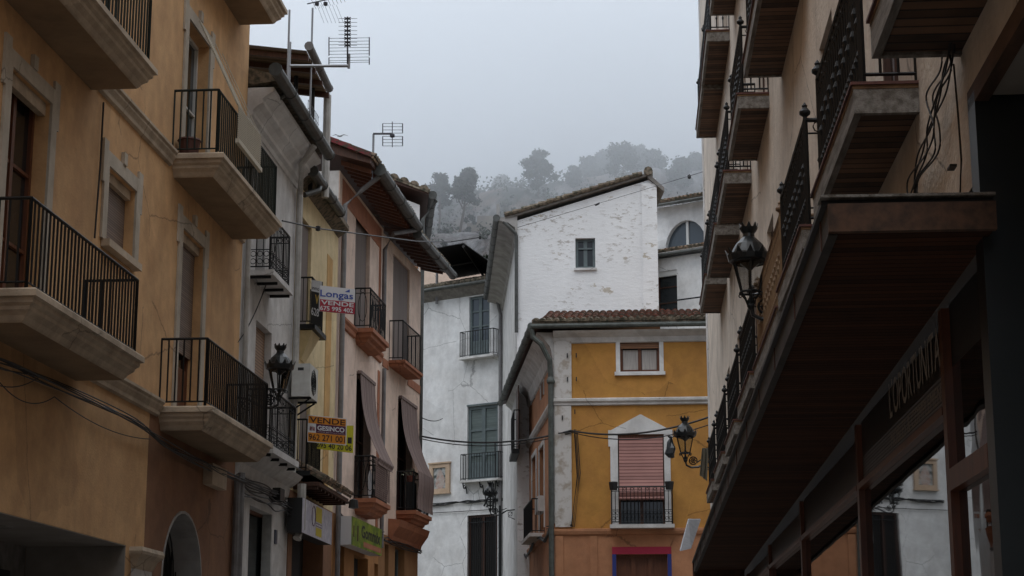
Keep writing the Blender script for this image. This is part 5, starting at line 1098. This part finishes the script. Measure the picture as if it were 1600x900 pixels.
MB().wb(WX, PO[2]+.08, PO[1]-.06, zt_+.01, zl0-.03, -.044, -.043).build('venetian_strip', shopglass, SF) if PO[2] < PO[1] else MB().wb(WX, PO[1]+.08, PO[2]-.06, zt_+.01, zl0-.06, -.0445, -.0435).build('louvre_strip', stripes('grey_louvre', (.03,.03,.032), (.13,.13,.14), 2, 38, .4, .2, .5), SF)
# recessed porch at the very right
PR = thing('porch', tuple(WX.w(8,0,-1)), 'slate clad porch with a pale soffit and worn beam at the right edge', 'porch')
MB().wb(WX, uN-.2, uN-.004, 0, 4.745, -4, .03).build('slate_end_wall', darkslate, PR)
MB().wb(WX, uN-.23, uN-.201, 0, 4.74, -.35, -.3).build('slate_joint', black, PR)
MB().wb(WX, -5, uN-.24, 4.70, 4.747, -4, -.05).build('soffit', soffitw, PR)
MB().wb(WX, -5, uN-.003, 4.68, 4.79, -.045, .03).build('beam', beamwood, PR)
MB().wb(WX, -5, uN-.24, 0, 4.69, -4, -3.9).build('back_wall', void, PR)
b = MB()
for k in range(6):
    j = lambda s: R.uniform(-s, s)
    pts = [WX.w(*WX.px(x+j(d_), y, .05), .05+.01*k) for x, y, d_ in ((1520,-60,3), (1497,20,4), (1490,70,5), (1487,110,6), (1470,150,14), (1470,200,16), (1452,240,14), (1440,280,13), (1432,316,13))]
    b.tube(smooth(pts,6), .006, 5)
b.tube([WX.w(*WX.px(x,y,.05),.05) for x, y in ((1490,100),(1497,180),(1502,250),(1500,306))], .006, 5); b.wb(WX, WX.u(1504,262), WX.u(1499,262), WX.z(1501,264), WX.z(1501,260), .03, .07)
solo(b, 'cable_bundle', black, 'loose black cables hanging down the beige wall above the canopy end', 'cables')

# ------------------------------------------------------------ street lamps
lg = bpy.data.materials.new('lantern_glass'); t, bs = nodes(lg); n = t.nodes; l = t.links
tr = n.new('ShaderNodeBsdfTransparent'); tr.inputs[0].default_value = (.85,.87,.88,1); gl = n.new('ShaderNodeBsdfGlossy'); gl.inputs['Roughness'].default_value = .08; fr = n.new('ShaderNodeFresnel'); ms = n.new('ShaderNodeMixShader')
l.new(fr.outputs[0], ms.inputs[0]); l.new(tr.outputs[0], ms.inputs[1]); l.new(gl.outputs[0], ms.inputs[2]); l.new(ms.outputs[0], n['Material Output'].inputs['Surface'])
lampm = mat('black_lamp_paint', (.012,.015,.017), .32, spec=.5)
def lamp(loc, yaw, label, reach=.75, drop=.02):
    t = thing('street_lamp', tuple(loc), label, 'street lamp', 'wrought iron lantern lamps'); c = Vector(loc); d = Vector((cos(yaw), sin(yaw), 0)); U = Vector((0,0,1))
    b = MB().lathe(c, [(.205,.46),(.245,.47),(.26,.53),(.255,.55),(.22,.56),(.2,.60),(.16,.67),(.10,.73),(.07,.76),(.065,.80),(.095,.84),(.11,.87),(.09,.875),(0,.875)], 16)
    for k in range(12):
        a = 2*pi*k/12; r_ = Vector((cos(a),sin(a),0)); tt = Vector((-sin(a),cos(a),0)); p = c+r_*.25+U*.52
        b.loft([[p-tt*.045, p+tt*.045, p+tt*.045-r_*.012, p-tt*.045-r_*.012], [p+r_*.035+U*.085-tt*.004, p+r_*.035+U*.085+tt*.004, p+r_*.023+U*.085+tt*.004, p+r_*.023+U*.085-tt*.004]])
    for k in range(8):
        a = 2*pi*k/8; r_ = Vector((cos(a),sin(a),0)); tt = Vector((-sin(a),cos(a),0)); p = c+r_*.10+U*.865
        b.loft([[p-tt*.03, p+tt*.03, p+tt*.03-r_*.012, p-tt*.03-r_*.012], [p+r_*.012+U*.06-tt*.004, p+r_*.012+U*.06+tt*.004, p+U*.06+tt*.004, p+U*.06-tt*.004]])
    b.build('lantern_roof', lampm, t, smooth=False)
    b = MB()
    for k in range(6): a = 2*pi*(k+.5)/6; r_ = Vector((cos(a),sin(a),0)); b.bar(c+r_*.205+U*.465, c+r_*.115+U*.10, .011)
    for r_, h_ in ((.118,.10),(.205,.46)): b.ring(c+U*h_, Vector((1,0,0)), Vector((0,1,0)), r_, .014, 12)
    for k in range(6): a = 2*pi*(k+.5)/6; r_ = Vector((cos(a),sin(a),0)); b.ring(c+r_*.13+U*.075, r_, U, .022, .008, 7); b.tube([c+r_*.12+U*.09, c+r_*.07+U*.03, c+r_*.04-U*.05], .01, 5)
    b.lathe(c, [(0,-.12),(.03,-.1),(.05,-.06),(.035,-.03),(.045,0),(.02,.04),(.02,.10),(0,.1)], 8); b.lathe(c, [(0,.1),(.05,.1),(.018,.16),(.018,.36),(.06,.4),(.12,.44)], 8)
    b.build('lantern_frame', lampm, t)
    MB().lathe(c, [(.11,.11),(.198,.455)], 6).build('lantern_glass', lg, t)
    b = MB(); P = lambda x, z: c+d*x+U*z
    b.tube([P(0,-.08), P(.02,-.17), P(.12,-.22), P(.28,-.21), P(.42,-.14), P(.55,-.06), P(reach,-.02)], [.022,.024,.026,.028,.028,.026,.024], 6)
    b.ring(P(.17,-.07), d, U, .085, .014, 14); b.ring(P(.17,-.07), d, U, .045, .012, 10); b.tube([P(.24,-.12), P(.34,-.05), P(.46,-.02), P(.55,.02)], .014, 5)
    b.ring(P(reach-.18,-.17), d, U, .07, .012, 12); b.tube([P(reach-.1,-.1), P(reach-.25,-.26), P(reach,-.36)], .014, 5)
    for k in range(6): a = k*pi/3; b.bar(P(.17,-.07), P(.17+.08*cos(a),-.07+.08*sin(a)), .008)
    b.build('bracket', lampm, t)
    m_ = c+d*reach; s2_ = Vector((-d.y,d.x,0)); b = MB().hexa([m_-s2_*.04-U*.42, m_+s2_*.04-U*.42, m_+s2_*.04+d*.03-U*.42, m_-s2_*.04+d*.03-U*.42, m_-s2_*.04+U*.12, m_+s2_*.04+U*.12, m_+s2_*.04+d*.03+U*.12, m_-s2_*.04+d*.03+U*.12]); b.build('wall_plate', lampm, t)
    return t
pl = at(1173, 470, 20.8); lamp(pl, .0, 'nearest black lantern lamp, standing out large from the right hand building', reach=WX.w(pl.y,0,0).x-pl.x)
pl = at(1071, 715, 39.5); lamp(pl, .0, 'black lantern lamp with a dark bag tied to it, seen against the orange wall', reach=WX.w(pl.y,0,0).x-pl.x)
bg_ = pl+Vector((-.33,-.05,.0)); b = MB().lathe(bg_, [(0,-.02),(.07,.0),(.12,.08),(.115,.2),(.07,.33),(.03,.42),(.05,.47),(0,.45)], 9)
for v in b.v: v.x += .02*sin(v.z*31)+.012*sin(v.y*60); v.y += .015*sin(v.z*40+v.x*30)
b.tube([bg_+Vector((0,0,.42)), pl+Vector((-.2,0,.5))], .012, 5); solo(b, 'plastic_bag', mat('blue_black_plastic', (.02,.028,.035), .35), 'dark plastic bag tied to the lamp in front of the orange wall', 'bag')
pl = at(436, 618, 31.6); lamp(pl, pi, 'black lantern lamp above the lower balcony between the ochre and narrow white houses', reach=pl.x+7.42)
pl = at(766, 795, 60); lamp(pl, 0.1, 'small distant black lantern lamp before the white house with the tiled picture', reach=.85)

# ------------------------------------------------------------ overhead wires
def wire(pts, r, label, sag=.1, extra=None):
    b = cable(pts, r, sag)
    if extra: extra(b)
    return solo(b, 'overhead_wire', black, label, 'wire')
wire([at(441,345,34.5), at(497,357,36), at(650,377,46), at(704,378,50), at(750,371,50)], .016, 'thin wire crossing in front of the pink houses at eaves height', .0, lambda b: (b.lathe(at(497,357,36)-Vector((0,0,.06)), [(0,0),(.05,.02),(.05,.1),(0,.12)], 8), b.bar(at(750,369,50), at(750,374,50), .03)))
wire([WQ.w(uQ-.1,WQ.z(657,684),.1), WO.w(.45,WO.z(880,674),.12), at(1113,650,43.5)], .026, 'thick black wire drooping between the peach house and the orange house', .25)
wire([WQ.w(uQ-.1,WQ.z(657,688),.1), WO.w(.5,WO.z(880,677),.12), at(1113,662,43.5)], .014, 'thinner wire running just under the thick black one', .28)
wire([WT.w(.02,WT.z(808,356),.05), at(935,318,59), at(1113,264,43.5)], .008, 'fine wire slanting across the flaking white gable', .0, lambda b: (b.hexa([*[at(x,y,59) for x, y in ((928,320),(937,316),(937,319),(931,322))], *[at(x,y,59.1) for x, y in ((928,320),(937,316),(937,319),(931,322))]]), b.lathe(at(1077,276,47)-Vector((0,0,.07)), [(0,0),(.05,.03),(.05,.1),(0,.14)], 8)))
wire([WQ.w(uQ-.1,WQ.z(657,655),.1), WF.w(-3,WF.z(716,652),.1)], .016, 'short wire ending on the far white wall over the tiled picture', .1)
wire([at(433,372,34.5), at(412,455,33.5), at(371,535,31.8)], .012, 'loose wire hanging beside the narrow white house', .1)

# ------------------------------------------------------------ hill, ridge trees
def px2x(px, Y): return (px-VPX)/FPX*Y
def py2z(py, Y): return 1.6+(VPY-py)/FPX*Y
RID = [(500,345),(600,340),(650,325),(700,305),(750,292),(800,285),(850,285),(900,280),(950,272),(1000,262),(1060,262),(1130,262),(1300,255)]
YR = 255.0
from mathutils import noise as mn
def ridge(x):
    p = VPX+x/YR*FPX
    if p <= RID[0][0]: return py2z(RID[0][1], YR)
    if p >= RID[-1][0]: return py2z(RID[-1][1], YR)
    for (a, ya), (b_, yb_) in zip(RID, RID[1:]):
        if a <= p <= b_: return py2z(ya+(yb_-ya)*(p-a)/(b_-a), YR)
def hill_h(x, y):
    r = ridge(x); t = max(0, min(1, (y-165)/(YR-165)))
    prof = t**.62 if t < 1 else 1
    cl = mn.noise(Vector((x*.03, y*.03, 0)))*7+mn.noise(Vector((x*.09, y*.09, 3)))*3.2+mn.noise(Vector((x*.3, y*.3, 7)))*1.1
    st = (mn.noise(Vector((x*.05, 9, 1)))+1)*.5
    f = t*5+st*2; step = (math.floor(f)+min(1, (f-math.floor(f))*2.6))-st*2
    h = r*(.55*prof+.45*max(0, min(1, step/5)))
    if y < 165: h = 0
    return h+cl*(.15+.85*t*(1-t)*3 if t < 1 else .15) if y >= 165 else -2
b = MB(); nx, ny = 210, 100; xs = [-110+i*1.15 for i in range(nx)]; ys = [158+j*1.25+(max(0, j-85)**2)*.6 for j in range(ny)]
for y in ys:
    for x in xs: b.v.append(Vector((x, y, hill_h(x, y)+(0 if y < YR else (y-YR)*.05))))
for j in range(ny-1):
    for i in range(nx-1): b.f.append((j*nx+i, j*nx+i+1, (j+1)*nx+i+1, (j+1)*nx+i)); b.m.append(0)
rock = bpy.data.materials.new('rock_and_scrub'); t, bs = nodes(rock); n = t.nodes; l = t.links
tcn = n.new('ShaderNodeTexCoord')
_, A1 = nlayer(.045, (1,1,1), .40, .6, 8, .65); _, A2 = nlayer(.11, (1,1,.8), .50, .58, 8, .6); nb, A3 = nlayer(.35, (1,1,.3), .42, .58, 8, .7)
x0_ = n.new('ShaderNodeMix'); x0_.data_type = 'RGBA'; x0_.inputs[6].default_value = (.34,.34,.35,1); x0_.inputs[7].default_value = (.08,.078,.078,1); l.new(A3.outputs[0], x0_.inputs[0])
x1 = n.new('ShaderNodeMix'); x1.data_type = 'RGBA'; x1.inputs[7].default_value = (.15,.10,.075,1); l.new(A1.outputs[0], x1.inputs[0]); l.new(x0_.outputs[2], x1.inputs[6])
x2 = n.new('ShaderNodeMix'); x2.data_type = 'RGBA'; x2.inputs[7].default_value = (.022,.03,.02,1); l.new(A2.outputs[0], x2.inputs[0]); l.new(x1.outputs[2], x2.inputs[6])
l.new(x2.outputs[2], bs.inputs['Base Color']); bs.inputs['Roughness'].default_value = .95
bn = n.new('ShaderNodeBump'); bn.inputs['Strength'].default_value = 1; bn.inputs['Distance'].default_value = 1.2; l.new(nb.outputs[0], bn.inputs['Height']); l.new(bn.outputs[0], bs.inputs['Normal'])
hill = struct(b, 'hill', rock); hill.data.polygons.foreach_set('use_smooth', [True]*len(hill.data.polygons))

leafm = mat('pine_foliage', (.03,.042,.028), .9, col2=(.05,.062,.038), scale=.6); barkm = mat('bark', (.09,.07,.05), .9)
def tree(px, pyb, pyt, wpx, Y, label, flat_=.75, hmin=.3, seed=1, lean=0, name='pine_tree', bush=False):
    rr_ = random.Random(seed); x = px2x(px, Y); zb_ = hill_h(x, Y)-.3; zt_ = py2z(pyt, Y); H_ = max(2.5, zt_-zb_); Wd = wpx/FPX*Y/2
    t = thing(name, (x, Y, zb_), label, 'tree' if not bush else 'shrub', 'pines along the misty ridge' if not bush else 'shrubs on the misty slope')
    b = MB(); top = Vector((x+lean, Y, zb_+H_*.8))
    if not bush:
        b.tube([(x,Y,zb_), (x+lean*.4+.2,Y,zb_+H_*.35), top], [H_*.022, H_*.017, H_*.008], 7)
    cl = []
    nC = 34 if not bush else 10
    for k in range(nC):
        a = rr_.uniform(0, 2*pi); q = sqrt(rr_.random()); h = rr_.uniform(hmin, 1) if not bush else rr_.uniform(.15,.9)
        env = (sin(pi*min(1, max(.05, (h-.05)/1.02)))**.5)*rr_.uniform(.6,1.1)
        c = Vector((x+lean*h+cos(a)*q*Wd*env, Y+sin(a)*q*Wd*env, zb_+H_*(h-.06))); cl.append(c)
        if not bush and k % 3 == 0: b.tube([(x+lean*h*.6,Y,zb_+H_*(h-.2)), c], [H_*.012, H_*.004], 5)
    if not bush: b.build('trunk', barkm, t)
    f = MB()
    for c in cl:
        s_ = Wd*rr_.uniform(.26,.52)
        for k in range(150):
            v = Vector((rr_.gauss(0,1), rr_.gauss(0,1), rr_.gauss(0,1))); v = v.normalized()*(rr_.random()**.5)*s_*(.7+.6*rr_.random()**2); v.z *= flat_
            p = c+v; e_ = .22 if not bush else .14; a_ = Vector((rr_.uniform(-1,1), rr_.uniform(-1,1), rr_.uniform(-1,1))).normalized()*e_; d_ = a_.cross(Vector((rr_.uniform(-1,1),rr_.uniform(-1,1),1))).normalized()*e_*.6
            f.v += [p-a_, p+d_, p+a_, p-d_]; i0 = len(f.v)-4; f.f.append((i0,i0+1,i0+2,i0+3)); f.m.append(0)
    f.build('crown', leafm, t)
tree(686, 300, 252, 44, 236, 'leftmost pale round pine on the misty ridge', hmin=.55, seed=1)
tree(720, 292, 243, 46, 233, 'pine leaning right, second from the left on the misty ridge', hmin=.55, seed=2, lean=1.0)
tree(848, 285, 218, 50, 241, 'tall broad pine alone near the middle of the misty ridge', seed=3)
tree(905, 275, 248, 28, 248, 'low faint tree right of the tall middle pine', seed=4)
tree(932, 275, 232, 34, 254, 'faint rounded pine half lost in cloud above the brown slope', seed=5)
tree(985, 262, 210, 54, 244, 'large pale pine right of centre high above the white gable', seed=6)
tree(1035, 262, 226, 46, 250, 'broad pine right of the large pale one on the ridge', seed=8)
tree(1078, 262, 236, 44, 244, 'rightmost ridge pine beside the upper balconies', seed=9)
tree(955, 268, 222, 40, 258, 'pale tree close on the left of the large pine', seed=14)
tree(1010, 262, 214, 44, 256, 'pale tree filling the gap right of the large pine', seed=15)
tree(1105, 262, 232, 44, 250, 'faint tree half hidden by the first upper balconies', seed=16)
tree(790, 285, 256, 34, 268, 'very faint tree left of the tall middle pine', seed=10)
for i, (px, Y, w_, lb) in enumerate(((870,225,26,'dark shrub below the tall middle pine'),(925,215,34,'wide green shrub on the slope above the white verge'),(760,222,22,'small shrub on the slope left of the white verge'),(815,212,24,'shrub on the rocks just above the sloping verge'),(1010,222,30,'shrub below the large pale pine'),(700,214,22,'shrub low on the slope over the black shelter'),(735,235,24,'shrub under the leaning pine'))):
    x = px2x(px, Y); tree(px, 0, VPY-(hill_h(x, Y)-1.6+3.2)/Y*FPX, w_, Y, lb, seed=20+i, name='shrub', bush=True)
b = MB(); ru = random.Random(77)
for k in range(520):
    x = ru.uniform(-60, 40); y = 255-abs(ru.gauss(0, 14)); h = hill_h(x, y); s_ = ru.uniform(.5, 1.9)*(1 if mn.noise(Vector((x*.15, y*.15, 2))) > -.1 else .35); c = Vector((x, y, h+s_*.4))
    for q in range(36):
        v = Vector((ru.gauss(0,1), ru.gauss(0,1), ru.gauss(0,.8))).normalized()*(ru.random()**.5)*s_; p = c+v; e_ = .26; a_ = Vector((ru.uniform(-1,1), ru.uniform(-1,1), ru.uniform(-1,1))).normalized()*e_; d_ = a_.cross(Vector((.3,ru.uniform(-1,1),1))).normalized()*e_*.6
        i0 = len(b.v); b.v += [p-a_, p+d_, p+a_, p-d_]; b.f.append((i0,i0+1,i0+2,i0+3)); b.m.append(0)
o = b.build('undergrowth', leafm); o['kind'] = 'stuff'; o['label'] = 'dark scrub covering the rocky slope'
rw = thing('ruined_wall', (px2x(770,238), 238, hill_h(px2x(770,238),238)-1), 'remnant of an old rampart wall in the mist on the ridge', 'ruin')
b = MB(); X0, X1 = px2x(750,238), px2x(786,238); zz = hill_h(px2x(770,238),238)-2
b.box((X0,237,zz), (X1-.4,238.2,zz+3.6)); b.box((X1-.401,236.9,zz), (X1,238.3,zz+5.2)); b.box((X0-1.4,237.02,zz), (X0-.001,238.1,zz+2.6)); b.build('masonry', mat('old_masonry', (.30,.25,.2), .95, col2=(.2,.16,.13), scale=.8), rw)

# ------------------------------------------------------------ low cloud lying on the ridge
def fog_front(x, z):
    nse = mn.noise(Vector((x*.028, z*.05, 5)))*24+mn.noise(Vector((x*.09, z*.12, 2)))*6
    p = VPX+x/YR*FPX; left = max(0, min(1, (760-p)/200))
    zz_ = z+left*9+mn.noise(Vector((x*.02, 1, 4)))*6
    K = [(20,260),(46,250),(53,232),(60,214),(67,192),(75,176),(84,176),(94,190),(110,225),(135,290),(400,300)]
    for (a, ya), (b_, yb_) in zip(K, K[1:]):
        if a <= zz_ <= b_: return ya+(yb_-ya)*(zz_-a)/(b_-a)+nse
    return (260 if zz_ < 20 else 300)+nse
b = MB(); fx = [-150+i*4 for i in range(86)]; fz = [20+j*2.2 for j in range(55)]
YB = 330
for z in fz:
    for x in fx: b.v.append(Vector((x, min(YB-1, fog_front(x, z)), z)))
nF = len(fx)
for j in range(len(fz)-1):
    for i in range(nF-1): b.f.append((j*nF+i, j*nF+i+1, (j+1)*nF+i+1, (j+1)*nF+i)); b.m.append(0)
o0 = len(b.v)
for z in fz:
    for x in fx: b.v.append(Vector((x, YB, z)))
for j in range(len(fz)-1):
    for i in range(nF-1): b.f.append((o0+j*nF+i, o0+(j+1)*nF+i, o0+(j+1)*nF+i+1, o0+j*nF+i+1)); b.m.append(0)
for i in range(nF-1):
    b.f.append((i, o0+i, o0+i+1, i+1)); J = (len(fz)-1)*nF; b.f.append((J+i, J+i+1, o0+J+i+1, o0+J+i)); b.m += [0,0]
for j in range(len(fz)-1):
    b.f.append((j*nF, (j+1)*nF, o0+(j+1)*nF, o0+j*nF)); e_ = nF-1; b.f.append((j*nF+e_, o0+j*nF+e_, o0+(j+1)*nF+e_, (j+1)*nF+e_)); b.m += [0,0]
fm = bpy.data.materials.new('cloud_air'); fm.use_nodes = True; t = fm.node_tree; t.nodes.remove(t.nodes['Principled BSDF'])
pv = t.nodes.new('ShaderNodeVolumePrincipled'); pv.inputs['Color'].default_value = (.955,.976,1,1); pv.inputs['Density'].default_value = .02; pv.inputs['Anisotropy'].default_value = .3
t.links.new(pv.outputs[0], t.nodes['Material Output'].inputs['Volume'])
hz = b.build('low_cloud', fm, None); hz['kind'] = 'stuff'; hz['label'] = 'low cloud lying over the ridge and its pines'  # low cloud bank, shaped so the ridge fades; no haze fills the street
